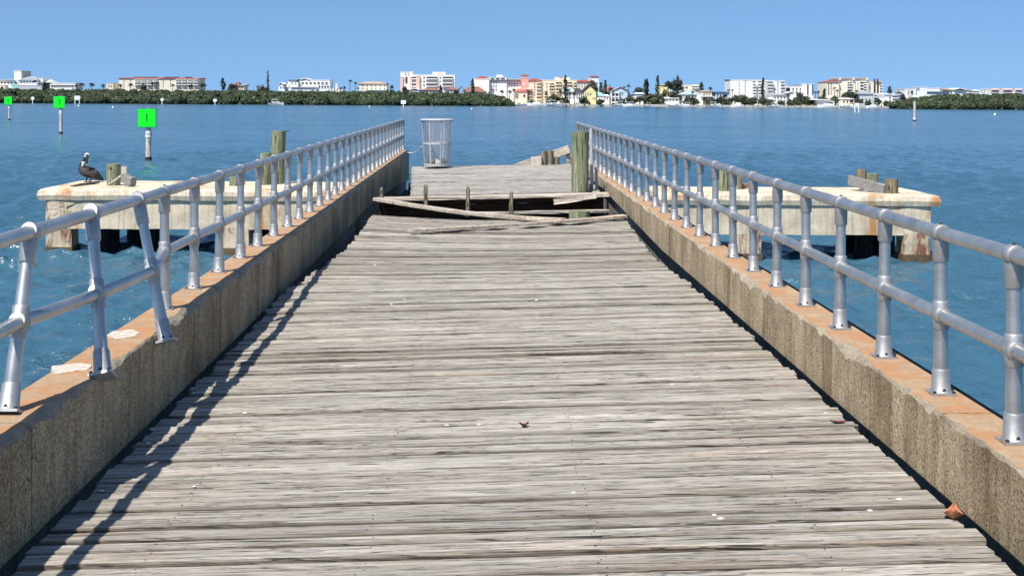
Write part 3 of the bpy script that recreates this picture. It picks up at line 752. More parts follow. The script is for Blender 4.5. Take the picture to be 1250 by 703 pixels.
# ------------------------------------------------------------------ pelican
def skin_mesh(verts, edges, radii, rootidx, sub=2):
    me=bpy.data.meshes.new('tmp'); me.from_pydata(verts,edges,[]); o=bpy.data.objects.new('tmp',me); COL.objects.link(o)
    o.modifiers.new('s','SKIN'); 
    for i,r in enumerate(radii): me.skin_vertices[0].data[i].radius=r if isinstance(r,tuple) else (r,r)
    me.skin_vertices[0].data[rootidx].use_root=True
    sb=o.modifiers.new('d','SUBSURF'); sb.levels=sub; sb.render_levels=sub
    dg=bpy.context.evaluated_depsgraph_get(); e=o.evaluated_get(dg); m2=bpy.data.meshes.new_from_object(e)
    bpy.data.objects.remove(o); return m2
pv=[(.02,0,.27),(-.11,-.03,.31),(-.135,-.06,.40),(-.075,-.07,.49),(-.03,-.06,.58),(.0,-.07,.66),(.03,-.09,.715),(.05,-.15,.66),(.055,-.19,.55),(.04,-.205,.44),
    (.15,.02,.205),(.27,.03,.12),(.385,.04,.035),(.0,-.035,.14),(.0,-.045,.07),(-.0,-.045,.012),(-.05,-.08,.008),(.075,.035,.14),(.08,.03,.07),(.08,.03,.012),(.03,-.005,.008)]
pe=[(0,1),(1,2),(2,3),(3,4),(4,5),(5,6),(6,7),(7,8),(8,9),(0,10),(10,11),(11,12),(0,13),(13,14),(14,15),(15,16),(0,17),(17,18),(18,19),(19,20)]
prd=[.185,.150,.085,.055,.048,.052,.062,.030,.024,.012,.150,.085,.03,.028,.014,.014,.022,.028,.014,.014,.022]
pm_=skin_mesh(pv,pe,prd,0,2)
for mm in ('pel_grey','pel_dark','pel_white'): pm_.materials.append(M[mm])
for p in pm_.polygons:
    c=p.center; p.use_smooth=True; mi=0
    if c.z>.64 and c.y>-.14: mi=2
    elif c.z>.46 and c.x>-.02 and c.y<-.11: mi=1
    elif c.z>.52: mi=1 if c.x<.0 else 2 if c.y<-.07 else 1
    elif c.z>.40: mi=2 if c.y<-.10 and c.x>-.10 else 1
    elif c.z<.13 and c.x<.13: mi=1
    elif c.x>.24 or (c.z>.30 and c.x>.02) or c.z<.2 and c.x<.05: mi=1
    elif noise.noise(c*16)>.18: mi=1
    p.material_index=mi
pb=P(106.5,219.3,35.5); pb.z=ZT+.012
po=bpy.data.objects.new('pelican',pm_); COL.objects.link(po); po.location=pb; po.scale=(1.12,1.12,1.06)
tag(po,'brown pelican with white head preening on the left platform','pelican')

# ------------------------------------------------------------------ debris on the deck
def deckpt(px,py):
    Y=8.0
    for _ in range(20):
        X=P(px,py,Y).x; zd=decknear(X,Y); v=(py-VY)/F-ROLL*(px-VX)/F; Y=(EYE-zd)/v
    return Vector((X,Y,zd))
def leafmesh(name,mat,p,L,Wd,curl,rot,label,cat):
    m=MB(); n=8; V=[]
    for i in range(n+1):
        t=i/n; wd=Wd*math.sin(PI*min(1,max(.04,t**.8)))/2+.001
        x=(t-.5)*L; zz=.006+curl*(2*t-1)**2
        for q in (-1,-.5,0,.5,1): V.append(Vector((x,q*wd,zz+curl*.7*abs(q))))
    rm=Matrix.Rotation(rot,3,'Z'); V=[p+rm@v for v in V]
    f=[(i*5+j,(i+1)*5+j,(i+1)*5+j+1,i*5+j+1) for i in range(n) for j in range(4)]
    m.add(V,f); m.add([v-Vector((0,0,.002)) for v in V],[tuple(reversed(q)) for q in f])
    m.tube([V[2],V[2]-(V[12]-V[2])*.6+Vector((0,0,.004))],.0015,5)
    return tag(m.build(name,mat),label,cat)
leafmesh('dry_leaf','leafred',deckpt(640,521),.05,.03,.014,.4,'small curled dark red leaf in the middle of the deck','leaf')
leafmesh('dry_leaf','leaforange',deckpt(1164,634),.09,.075,.03,1.2,'orange dry leaf at the right edge of the deck','leaf')
leafmesh('dry_leaf','leafred',deckpt(1024,517),.085,.03,.008,.1,'flat dark red leaf near the right edge of the deck','leaf')
for px,py in ((299,505),(186,525),(181,542),(124,600),(237,594),(872,629),(880,634),(1062,624),(458,324),(494,366),(655,367),(1098,610),(1008,505),(478,372),(545,520),(700,602),(820,470),(585,519)):
    p=deckpt(px,py); m=MB(); s_=R.uniform(.006,.011); n1,n2=4,7; V=[]; sd=R.uniform(0,50)
    for i in range(n1+1):
        for j in range(n2):
            th=PI*i/n1; ph=2*PI*j/n2; q=Vector((math.sin(th)*math.cos(ph)*1.5,math.sin(th)*math.sin(ph),math.cos(th)*.45))
            V.append(p+Vector((0,0,s_*.5))+q*s_*(1+.5*noise.noise(q*1.7+Vector((sd,0,0)))))
    m.add(V,[(i*n2+j,(i+1)*n2+j,(i+1)*n2+(j+1)%n2,i*n2+(j+1)%n2) for i in range(n1) for j in range(n2)])
    tag(m.build('shell_chip','chipwhite'),'tiny white shell chip lying on the grey deck planks','shell','white shell chips on the deck')

# ------------------------------------------------------------------ channel markers and signs
def text_mesh(s, size):
    cu=bpy.data.curves.new('numeral','FONT'); cu.body=s; cu.size=size; cu.align_x='CENTER'; cu.align_y='CENTER'; cu.extrude=.006
    o=bpy.data.objects.new('tmp',cu); COL.objects.link(o); dg=bpy.context.evaluated_depsgraph_get()
    me=bpy.data.meshes.new_from_object(o.evaluated_get(dg)); bpy.data.objects.remove(o); return me
for num,x0,x1,yt,yb,pxp,yw,lab in (('1',170,193,132.7,156,181.6,196,'green square daymark 1 on the nearest pile'),('3',67,81.2,117.8,132.4,74.6,163.5,'green square daymark 3 on the second pile'),('5',6.6,16.2,118.3,128.3,11.4,146.6,'green square daymark 5, farthest at the left edge')):
    b=on_water(pxp,yw); Y=b.y; root=thing('channel_marker',b,lab,'channel marker','green channel markers on piles')
    zt=P(pxp,yt-.4,Y).z
    m=MB(); m.pilelog((b.x,Y,WATER-2),(b.x,Y,zt), .185,.16,14,seed=Y); m.build('pile','markpile',root)
    for q in (1.2,1.75):
        m=MB(); zz=P(pxp,yb,Y).z-.25*q; m.tube([(b.x,Y,zz-.16),(b.x,Y,zz+.10)],.20,14); m.build('white_collar','white',root)
    m=MB(); m.tube([(b.x,Y,WATER-.2),(b.x,Y,WATER+.22)],.205,14); m.build('wet_band','pileblack',root)
    xa=P(x0,0,Y).x; xb=P(x1,0,Y).x; za=P(pxp,yb,Y).z; zb=P(pxp,yt,Y).z
    m=MB(); m.box(xa,xb,Y-.28,Y-.22,za,zb); brd=m.build('board','daymark_back',root)
    f=.05; m=MB(); m.box(xa+f,xb-f,Y-.295,Y-.2795,za+f,zb-f); m.build('green_face','green',brd)
    me=text_mesh(num,(zb-za)*.62); me.materials.append(M['numeral']); o=bpy.data.objects.new('numeral',me); COL.objects.link(o); o.parent=brd
    o.location=Vector(((xa+xb)/2,Y-.300,(za+zb)/2))-MB().wl(brd); o.rotation_euler=(PI/2,0,0)
def simple_sign(px,yt,yb,yw,wpx,two,rnd_,label,hgt=None):
    b=on_water(px,yw)
    if b.y>672: b=Vector((XW(px,672),672,WATER))
    Y=b.y; root=thing('warning_sign',b,label,'sign','white signs standing in the water')
    wd=wpx/F*Y; zt=P(px,yt,Y).z; zb=P(px,yb,Y).z
    m=MB()
    if rnd_:
        n=16; c=Vector((b.x,Y-.15,(zt+zb)/2)); V=[c+Vector((wd/2*math.cos(2*PI*i/n),d,(zt-zb)/2*math.sin(2*PI*i/n))) for d in (0,.06) for i in range(n)]
        m.add(V,[tuple(reversed(range(n))),tuple(range(n,2*n))]+[(i,(i+1)%n,(i+1)%n+n,i+n) for i in range(n)])
    else: m.box(b.x-wd/2,b.x+wd/2,Y-.15,Y-.09,zb,zt)
    m.build('board','white',root)
    for dx in ((-wd*.38,wd*.38) if two else (0,)):
        m=MB(); m.tube([(b.x+dx,Y,WATER-2),(b.x+dx,Y,zt-.1)],.22,8); m.build('post','white',root)
simple_sign(40,118.2,122.6,124.6,4.2,False,True,'small round white sign before the left mangroves, between daymarks 5 and 3')
simple_sign(94.3,117.2,122.2,126.5,7,True,False,'white rectangular sign on two posts right of daymark 3')
simple_sign(198,120,123.6,126.2,4.2,False,True,'small round white sign before the mangroves right of daymark 1')
simple_sign(262.5,120.8,124.8,127.6,5,False,True,'round white sign before the mangroves below a lone pine')
simple_sign(492.5,122.7,127.2,131,6,False,False,'square white sign on one post above the end of the left railing')
simple_sign(1046,126,130.3,137,6,True,False,'square white sign on two posts off the gabled grey house')
b=on_water(1116.5,148.5); m=MB(); zt=P(1116.5,124,b.y).z; root=thing('marker_pile',b,'lone pale pile standing in the water off the right mangroves','pile')
m.pilelog((b.x,b.y,WATER-2),(b.x,b.y,zt),.27,.24,12); m.build('shaft','markpile',root)
m=MB(); m.tube([(b.x,b.y,WATER-.2),(b.x,b.y,WATER+.35)],.29,12); m.build('wet_band','pileblack',root)
m=MB(); m.tube([(b.x,b.y,WATER+.36),(b.x,b.y,WATER+.75)],.285,12); m.build('white_collar','white',root)
for px,py,lab in ((138,132.2,'tiny white float left of daymark 1'),(451,131,'tiny white float off the mangroves, left of the square sign'),(576,134,'tiny white float right of the square sign'),(1214.5,141,'white float at the right, off the right mangroves'),(96,130.5,'tiny white float under the two-post sign')):
    b=on_water(px,py); m=MB(); r=.35
    m.tube([b+Vector((0,0,zz)) for zz in (-.2,.0,.2,.42,.5)],[.1,r*.85,r,r*.7,.08],10); m.tube([b+Vector((0,0,.5)),b+Vector((0,0,.75))],.05,6)
    tag(m.build('mooring_float','white'),lab,'float','mooring floats on the bay')


# ------------------------------------------------------------------ far shore: mangroves
def leafquads(mb, pts, size, rnd, mi=0):
    for c, nrm in pts:
        s_=size*rnd.uniform(.6,1.4)
        d=(nrm+Vector((rnd.uniform(-1,1),rnd.uniform(-1,1),rnd.uniform(-.6,1)))*.9).normalized()
        a=d.cross(Vector((rnd.uniform(-1,1),rnd.uniform(-1,1),rnd.uniform(-1,1)))).normalized(); e=d.cross(a)
        mb.add([c-a*s_*.6, c-e*s_*.35, c+a*s_*.6, c+e*s_*.35],[(0,1,2,3)],mi)
def blobs(mb, c, rad, mi, seed, n1=5, n2=8, amp=.45):
    V=[]
    for i in range(n1+1):
        for j in range(n2):
            th=PI*i/n1; ph=2*PI*j/n2; q=Vector((math.sin(th)*math.cos(ph),math.sin(th)*math.sin(ph),math.cos(th)))
            k=1+amp*noise.noise(q*1.8+Vector((seed,seed*.7,0)))
            V.append(c+Vector((q.x*rad[0],q.y*rad[1],q.z*rad[2]))*k)
    mb.add(V,[(i*n2+j,(i+1)*n2+j,(i+1)*n2+(j+1)%n2,i*n2+(j+1)%n2) for i in range(n1) for j in range(n2)],mi,True)
def thicket(name, label, top, x0, x1, Y, dep, n, seed, base=None):
    """top: list of (px,py) silhouette heights"""
    rnd=random.Random(seed); mb=MB(); zb=WATER-.3 if base is None else base
    X0=XW(x0,Y); X1=XW(x1,Y)
    for k in range(n):
        t=rnd.random(); X=X0+(X1-X0)*t; row=rnd.random(); y=Y+dep*row
        px=VX+X/Y*F; zt=P(px,interp(px,top),Y).z-zb
        hh=zt*(.55+.45*min(1,row*2.2))*rnd.uniform(.82,1.04)
        r=rnd.uniform(2.2,4.2)
        zc=zb+max(hh-r*.8,r*.3)
        blobs(mb,Vector((X,y,zc)),(r,r*.9,r*.8),0,k*1.7)
        if row<.5: blobs(mb,Vector((X+rnd.uniform(-2,2),y-.6,zb+max(hh*.4,.6))),(r*.9,r*.8,hh*.42),0,k*2.3+5)
        pts=[]
        for _ in range(46):
            th=rnd.uniform(0,2*PI); ph=rnd.uniform(-.35,1.0); cz=math.sqrt(1-min(1,ph*ph))
            q=Vector((cz*math.cos(th),-abs(cz*math.sin(th)) if rnd.random()<.8 else cz*math.sin(th),ph))
            pts.append((Vector((X,y,zc))+Vector((q.x*r,q.y*r*.9,q.z*r*.8))*rnd.uniform(.85,1.12),q))
        if row<.5:
            for _ in range(26):
                q=Vector((rnd.uniform(-1,1),-1,rnd.uniform(-1,1)))
                pts.append((Vector((X+q.x*r,y-.6-r*.6,zb+hh*(.40+.36*q.z))),q.normalized()))
        leafquads(mb,pts,1.25,rnd,1)
    return tag(mb.build(name,['mangcore','mangrove'],loc=((X0+X1)/2,Y,zb)),label,None,None,'stuff')
thicket('mangrove_thicket','long low band of dark green mangroves along the left shore',[(-80,108),(60,109),(130,109),(200,110),(260,110),(300,110.5),(400,111.5),(480,112),(560,113.5),(600,115.5),(615,119),(621,124)],-70,621,690,34,560,1)
thicket('mangrove_thicket','dark green mangrove point at the right edge of the bay',[(1116,125),(1122,122),(1140,119),(1165,116),(1190,114.5),(1215,115),(1260,115),(1330,115)],1117,1330,640,36,190,2)
thicket('background_trees','low tree line behind the shore houses',[(600,117),(700,117.5),(760,116),(800,115),(890,117),(1000,115.5),(1120,117)],600,1125,840,30,150,3,LAND)

# ------------------------------------------------------------------ far shore: buildings
def bld(label, Z, dep, parts, cat='building', name='building'):
    w0=[p for p in parts if p[0]=='wall'][0]
    root=thing(name,(XW((w0[2]+w0[3])/2,Z),Z,LAND),label,cat)
    for p in parts:
        k=p[0]; m=MB()
        if k=='wall':
            _,mat,x0,x1,yt,yb=p[:6]; f=p[6] if len(p)>6 else 0
            xc=(x0+x1)/2; zt=P(xc,yt,Z).z; zb=LAND if yb is None else P(xc,yb,Z).z
            m.box(XW(x0,Z),XW(x1,Z),Z+f,Z+dep+f*.5,zb,zt)
            # parapet cap slab
            m.box(XW(x0,Z)-.15,XW(x1,Z)+.15,Z+f-.15,Z+dep+f*.5+.15,zt+.003,zt+.28)
            m.build('wall',mat,root)
        elif k in ('hip','gable','shed'):
            _,mat,x0,x1,yt,yb=p[:6]; f=p[6] if len(p)>6 else 0
            xa=XW(x0,Z); xb=XW(x1,Z); xc=(x0+x1)/2; zt=P(xc,yt,Z).z; zb=P(xc,yb,Z).z+.3
            ya=Z+f-.6; yb2=Z+dep+.6; ym=(ya+yb2)/2
            if k=='hip':
                ins=min((xb-xa)*.3,(yb2-ya)*.5)
                V=[(xa,ya,zb),(xb,ya,zb),(xb,yb2,zb),(xa,yb2,zb),(xa+ins,ym,zt),(xb-ins,ym,zt)]
                m.add(V,[(0,1,5,4),(1,2,5),(2,3,4,5),(3,0,4),(3,2,1,0)])
            elif k=='gable':
                xm=(xa+xb)/2; t=.35
                V=[(xa,ya,zb),(xm,ya,zt),(xb,ya,zb),(xa,yb2,zb),(xm,yb2,zt),(xb,yb2,zb)]
                V2=[(a,b,c+t) for a,b,c in V]
                m.add(V+V2,[(6,9,10,7),(7,10,11,8),(0,1,4,3),(1,2,5,4),(0,6,7,1),(1,7,8,2),(3,4,10,9),(4,5,11,10),(0,3,9,6),(2,8,11,5)])
            else:
                V=[(xa,ya,zb),(xb,ya,zb),(xb,yb2,zt),(xa,yb2,zt),(xa,ya,zb-.3),(xb,ya,zb-.3),(xb,yb2,zb-.3),(xa,yb2,zb-.3)]
                m.add(V,[(0,1,2,3),(4,7,6,5),(0,4,5,1),(1,5,6,2),(2,6,7,3),(3,7,4,0)])
            m.build('roof',mat,root)
        elif k=='tri':   # gable wall
            _,mat,x0,x1,yt,yb=p[:6]; f=p[6] if len(p)>6 else 0
            xa=XW(x0,Z)+.4; xb=XW(x1,Z)-.4; zt=P((x0+x1)/2,yt,Z).z-.2; zb=P((x0+x1)/2,yb,Z).z
            m.add([(xa,Z+f,zb),(xb,Z+f,zb),((xa+xb)/2,Z+f,zt),(xa,Z+dep,zb),(xb,Z+dep,zb),((xa+xb)/2,Z+dep,zt)],[(0,1,2),(5,4,3),(0,3,4,1),(1,4,5,2),(2,5,3,0)])
            m.build('gable',mat,root)
        elif k in ('win','bal','band'):
            _,x0,x1,yt,yb,nx,ny,fx,fy=p[:9]; f=p[9] if len(p)>9 else 0; mat=p[10] if len(p)>10 else 'glass'; rail=p[11] if len(p)>11 else 'wwhite'
            for i in range(nx):
                for j in range(ny):
                    xa=x0+(x1-x0)*(i+.5-fx/2)/nx; xb=x0+(x1-x0)*(i+.5+fx/2)/nx
                    ya=yt+(yb-yt)*(j+.5-fy/2)/ny; yb2=yt+(yb-yt)*(j+.5+fy/2)/ny
                    xc=(xa+xb)/2; z1=P(xc,ya,Z).z; z0=P(xc,yb2,Z).z; A=XW(xa,Z); B=XW(xb,Z)
                    m=MB(); m.box(A,B,Z+f-.06,Z+f+.05,z0,z1,0)
                    if k=='bal':  # the flat dark panel stands in for the shade of a balcony recess
                        m.box(A-.2,B+.2,Z+f-1.3,Z+f-.065,z0-.3,z0-.02,1)
                        m.box(A-.2,B+.2,Z+f-1.35,Z+f-1.22,z0-.3,z0+(z1-z0)*.22,1)
                        m.box(A-.2,B+.2,Z+f-1.2,Z+f-.07,z1+.02,z1+.22,1)
                        m.build('balcony',[mat,rail],root)
                    else:
                        wd=m.build('window',mat,root)
                        m=MB(); m.box(A-.1,B+.1,Z+f-.2,Z+f-.065,z0-.16,z0-.01); m.build('sill',rail,wd)
    return root
W='wall'
bld('white terraced hotel block with a square tower at the far left',760,18,[(W,'wwhite',-14,22,98.5,None),(W,'wcream',14,23,86.8,98,4),(W,'wpeach',-14,9,104.5,None,-4),(W,'wteal',17,25,104,None,-4),('shed','rgrey',-14,19,96.6,98.5),('win',-12,20,99.5,103.5,8,1,.7,.45),('win',-12,8,105.5,109,4,1,.6,.6,-4),('win',17.5,24.5,100.4,103,2,1,.8,.9)],'hotel')
bld('white and grey roofed houses between the square tower and the white cube',752,15,[(W,'wwhite',22.5,45,98.5,None),('hip','rgrey',22.5,46,93.5,98.5),('win',24,45,99.3,102,6,1,.7,.6),(W,'wgrey',26,55,105,None,-5),('win',40,45,97.5,101.5,1,1,.8,.8)],'house')
bld('plain white cube-shaped house left of the low long white hall',756,12,[(W,'wwhite',46,52.5,96.4,None),('win',47,52,99,104,2,2,.4,.5)],'house')
bld('low long white hall with a dark window strip',758,14,[(W,'wwhite',61,92,101.8,None),('hip','rwhite',52,62,97.6,101.5),('win',62,90,104.2,106.2,9,1,.9,.9)],'hall')
bld('small cream house left of the long cream apartment block',755,12,[(W,'wcream',129.5,138,102.3,None),('win',131,137,104,106.5,2,1,.5,.7)],'house')
bld('long four-storey cream apartment block with pinkish roof edge',757,16,[(W,'wcream',145,243,96,None),('shed','rredp',144.5,243.5,94.6,96),('bal',164,193.5,96.4,104.6,4,2,.72,.42),('bal',214,242.5,96.6,104.8,4,2,.72,.42),('win',147,163,97.2,107,2,3,.14,.28),('win',195,212,97,107,2,3,.14,.28)]+[('shed','rdark',a,a+6,93.6,94.8,5) for a in (160,170,178,196,205,221)],'apartment block')
bld('small brown-roofed house between the lone pine and the tall thin pine',754,12,[(W,'wcream',285,298,105,None),('hip','rbrown',284,292,100,105),('win',286,297,106,108.5,4,1,.5,.7),('shed','rgrey',291,299,103,105)],'house')
bld('white low house with two gables left of the stepped white condominium',752,12,[(W,'wwhite',340,352,104,None),('gable','rwhite',340,346,101.5,104),('win',341,351,105.5,108.5,3,1,.5,.7)],'house')
bld('stepped white condominium with pale blue-grey lower roof',757,16,[(W,'wwhite',352.5,365,98.6,None,-3),('shed','rdark',352.5,364,97.6,98.6,-3),(W,'wwhite',365,402.5,98.2,None),('gable','rwhite',366,378,96.2,98.2),('shed','rgrey',358,387,104,107.6,-9),(W,'wwhite',346,388,107.6,None,-9),('win',367,401,99.2,104.4,7,1,.55,.4),('win',388,402,104.4,108,4,1,.55,.7),('win',355,364,100.5,104,2,1,.3,.5,-3)],'apartment block')
bld('slim white tower standing alone right of the stepped condominium',760,2.2,[(W,'wwhite',409.8,411.6,102.5,None)],'tower','tower')
bld('low white house under the slim white tower',757,12,[(W,'wwhite',402,418,108.6,None),('win',403,417,109.2,111,4,1,.4,.7)],'house')
bld('cream three-storey building with tan roof and green ground-floor awnings',757,15,[(W,'wcream',438,472,103.2,None),('hip','rtan',435.5,473,99.6,103.2),('win',440,472,103.2,110,6,2,.22,.4),(W,'wwhite',452,470,110.6,None,-3),('shed','rgreen',447,472,108.8,110.8,-4)],'building')
bld('orange and white condominium with a taller left stair tower',755,18,[(W,'wwhite',488.6,503.5,88.3,None),(W,'wwhite',503.5,555.5,92.2,None,-1.5),(W,'wsalmon',488.8,492,94.5,None,-1),(W,'wsalmon',500.5,503,94.5,None,-3),(W,'wsalmon',508.2,512.4,93.5,None,-3),(W,'wwhite',527.5,543,88.6,92,5),(W,'wsalmon',533,539,90,92,4.4),('bal',502.8,508.3,93,106.5,1,3,1.,.52,-1.5),('bal',520.5,533.5,93,106.5,1,3,1.,.52,-1.5),('bal',540.2,552.5,93,106.5,1,3,1.,.52,-1.5),('win',516,519.5,93,106.5,1,3,.6,.36,-1.5),('win',536,538.5,93,106.5,1,3,.7,.36,-1.5),('win',493.5,500,89.5,92,2,1,.4,.6),('win',494.5,497.5,94,102,1,1,.9,.95,0,'rdark')],'apartment block')
bld('red-tiled low houses in front of the orange condominium',742,12,[(W,'wtan',514,536,111,None),('hip','rbrown',513,537,107.8,111),('win',516,535,112,115,5,1,.4,.7),(W,'wwhite',500,513,111,None,-2),('gable','rwhite',500,513,109,111,-2)],'house')
bld('white-gabled small house with red roof right of the low red-tiled houses',744,12,[(W,'wwhite',544,560,110.4,None),('hip','rbrown',543,561,107.2,110.4),('win',546,559,111.5,114,4,1,.4,.7)],'house')
bld('wide house with a brown hip roof before the white stepped hotel',738,14,[(W,'wtan',566,592,113.2,None),('hip','rbrown',563,594,105.8,113.2),('gable','rbrown',558,568,106.4,112),('win',568,590,114.2,117,5,1,.4,.7)],'house')
bld('white stepped hotel with dark red hip roof on its left wing',752,20,[(W,'wwhite',576.5,597,97,None,-4),('hip','rred',581,596.5,93,97,-2),(W,'wwhite',597,618.5,95,None),(W,'wwhite',606,613.5,92.2,96,3),(W,'wwhite',618.5,636,97,None,1),('shed','rdark',623,636,95.6,97,4),('win',598.5,607,98.5,112,3,3,.42,.42),('win',598,617,95.6,97.6,3,1,.7,.8),('win',619.8,633,101,107,4,2,.3,.45,1),('shed','rdark',597.6,635.5,97.4,98.4,-.3)],'hotel')
bld('pink resort tower with white top and small red cap roof',745,10,[(W,'wpink',636.3,645,95.6,None),(W,'wwhite',636.3,644.8,93,95.5),('hip','rred',635.6,645.6,90.8,93),('win',638.5,641,101,104,1,1,.8,.8,0,'wwhite'),('shed','wpink',632,648,107,110,-3)],'tower','tower')
bld('long peach resort hotel with red tiled roofs and dark balconies',745,18,[(W,'wpeach',645.2,661,99.6,None,-1),('hip','rred',644.5,661.5,96,99.6,-1),(W,'wpeach',661,704,98.4,None),(W,'wcream',678.5,696,95.2,98.3,4),('hip','rred',683,687,93.6,95.2,4),(W,'wcream',704,722,101,None),('hip','rred',703.5,722,97.4,101),(W,'wwhite',720.8,731,94.2,None,1),('hip','rred',720.4,731.4,92.2,94.2,1),('bal',655,660.4,101.5,122,2,5,.75,.62,-1,'balc','wcream'),('bal',670.5,676,101.5,112,2,3,.75,.62,0,'balc','wcream'),('bal',678,685.6,99.8,112,2,3,.72,.62,0,'balc','wcream'),('bal',692.5,698,99.8,108,2,2,.72,.62,0,'balc','wcream'),('bal',700,703.4,100.6,108,1,2,.8,.62,0,'balc','wcream'),('win',651,654,101,118,1,5,.5,.36,-1),('win',666,669,100.4,117,1,4,.5,.36),('win',705,719,102,108,4,2,.3,.4),('win',724.5,731,100,115,1,4,.6,.4,1),('bal',645.5,649.5,108.5,121,1,4,.9,.6,-1,'balc','wcream'),('bal',664.5,667.5,111,121,1,3,.9,.6,0,'balc','wcream')],'hotel')
bld('peach waterfront house with red roof at the foot of the pink tower',732,12,[(W,'wpeach',629,643.6,112.6,None),('hip','rredp',627,644.5,109.4,112.6),('win',628.5,633,114,120.5,1,2,.9,.42,-.1),('win',638,642,115.5,119,1,1,.6,.9)],'house')
bld('pale green-roofed house behind dark cypresses',738,13,[(W,'wwhite',687,702,113.4,None),('hip','rgreen',684,704,106.6,113.4),('win',689,701,114.5,121,4,2,.4,.5)],'house')
bld('bright yellow gabled house with black roof',730,16,[(W,'wyellow',712.5,727.5,112.5,None),('tri','wyellow',711.5,728.5,104.2,112.5),('gable','rdark',711,729,103.8,112.8),(W,'wwhite',702.5,712,114,None,2),('hip','rdark',700.5,713,108,114,2),('win',713.5,722.5,114.2,116.2,3,1,.5,.9),('win',703.5,711.5,114.8,121,3,2,.5,.55,2),('win',723,727,119,122,2,1,.4,.8)],'house')
bld('low white house with a teal roof right of the yellow gabled house',731,12,[(W,'wwhite',728.5,744,118,None),('hip','wteal',727.5,738,113,117.8),('hip','rwhite',735,745,115.6,118),('win',730.5,733.5,123.5,126.5,1,1,.8,.9),('win',737,743,119,122,2,1,.4,.7)],'house')
bld('small pink-roofed house behind the two cypresses',745,11,[(W,'wwhite',738,752,111.5,None),('hip','rredp',738,752,106.4,111.5),('win',740,751,113,116,3,1,.4,.7)],'house')
bld('blue-grey three-storey gabled house with columned porches',730,15,[(W,'wblue',750,766,112.4,None),('tri','wblue',747.5,767.5,107,112.4,0),('gable','rgrey',746.5,768.5,106.6,112.6),(W,'wblue',764,769.5,113.2,None,2),('bal',746.3,755.5,113,126.5,2,2,.55,.62),('win',756,761,113.4,116,2,1,.5,.9),('win',757,764,120,125,2,1,.5,.8)]+[(W,'wwhite',a,a+.6,113,None,-2) for a in (746,750.4,754.8)],'house')
bld('white house half hidden by round trees right of the blue-grey gabled house',732,12,[(W,'wwhite',774.5,787,115.4,None),('hip','rwhite',773.5,788,113,115.4),('win',776,786,117,121.5,3,1,.4,.8)],'house')
bld('white low villa with wide white hip roof and dark porch',731,14,[(W,'wwhite',809.5,829,121,None),('hip','rwhite',808.5,830.5,117.6,121),('win',812,828,121.6,123.4,4,1,.55,.8),(W,'wwhite',829,840,123.5,None,1),('win',830,839,123,125,1,1,.9,.8,1)],'house')
bld('pale yellow tall house behind the pines',745,12,[(W,'wyellow',806.5,818,103.8,None),('shed','rwhite',806,817,103,103.9),('win',808,817,106,114,2,2,.2,.3)],'house')
bld('flat-roofed cream condominium left of the pointed pine',750,14,[(W,'wcream',831,853.5,104.2,None),('win',832,840,106,108,2,1,.7,.8),('bal',844.5,852,105.4,108,1,1,1.,.7),('win',836,852,109.5,112,4,1,.3,.7)],'apartment block')
bld('grey-green hip-roofed house below the cream condominium',735,14,[(W,'wgrey',833,855,116.4,None),('hip','rgreen',828,856.5,110.2,116.4),('win',836,854,117.2,122,5,2,.4,.55),(W,'wwhite',850,857,115,None,-3)],'house')
bld('tan three-storey house with white porches left of the dark blue roof',733,12,[(W,'wtan',856,869,112.4,None),('hip','rtan',855,870.5,110.4,112.4),('win',858,868,113.6,125,3,3,.4,.5),('shed','rwhite',855,871,116.8,118.4,-1.6)],'house')
bld('pale house with a flat dark blue roof beside the white tower block',736,13,[(W,'wblue',873,890,113.8,None),('shed','rblue',871.5,891,112,113.8),('win',874,889,115,124,4,2,.4,.5)],'house')
bld('tall plain white condominium block with a column of dark balconies',748,18,[(W,'wwhite',891.5,930,98.2,None),('shed','rblue',891,917,97,98.2,2),(W,'wgrey',908.6,910.2,98.6,None,-.3),('bal',918.2,922,98.8,117,1,5,.9,.5,-1.2),('bal',924.5,929,98.8,117,1,5,.9,.5,-1.2),('win',901.5,903,99,115,1,4,.8,.25)],'apartment block')
bld('second white condominium block with wide balconies on both sides',752,17,[(W,'wwhite',931.5,957.5,99,None),(W,'wgrey',933.2,937,100,None,-.4),(W,'wgrey',948,949.6,99.2,None,-.4),('bal',937.2,943.2,99.2,115,1,4,1.,.5,-.6),('bal',952.8,957.6,99.2,115,1,4,1.,.5,-.6),('shed','rgrey',940,947,97.8,99,4)],'apartment block')
bld('lower white flats joined to a striped white stair tower',756,16,[(W,'wwhite',957.6,980,105.6,None),('shed','rblue',970,980,103.8,105.4,3),(W,'wwhite',980,992,103,None,-1),('win',984.6,986.4,103.6,116,1,1,1.,1.,-1,'rdark'),('win',990.6,992.2,103.6,116,1,1,1.,1.,-1,'rdark'),('win',959.5,964.5,107,113,1,1,.9,.9),('win',966,979,107,115,3,2,.35,.6)],'apartment block')
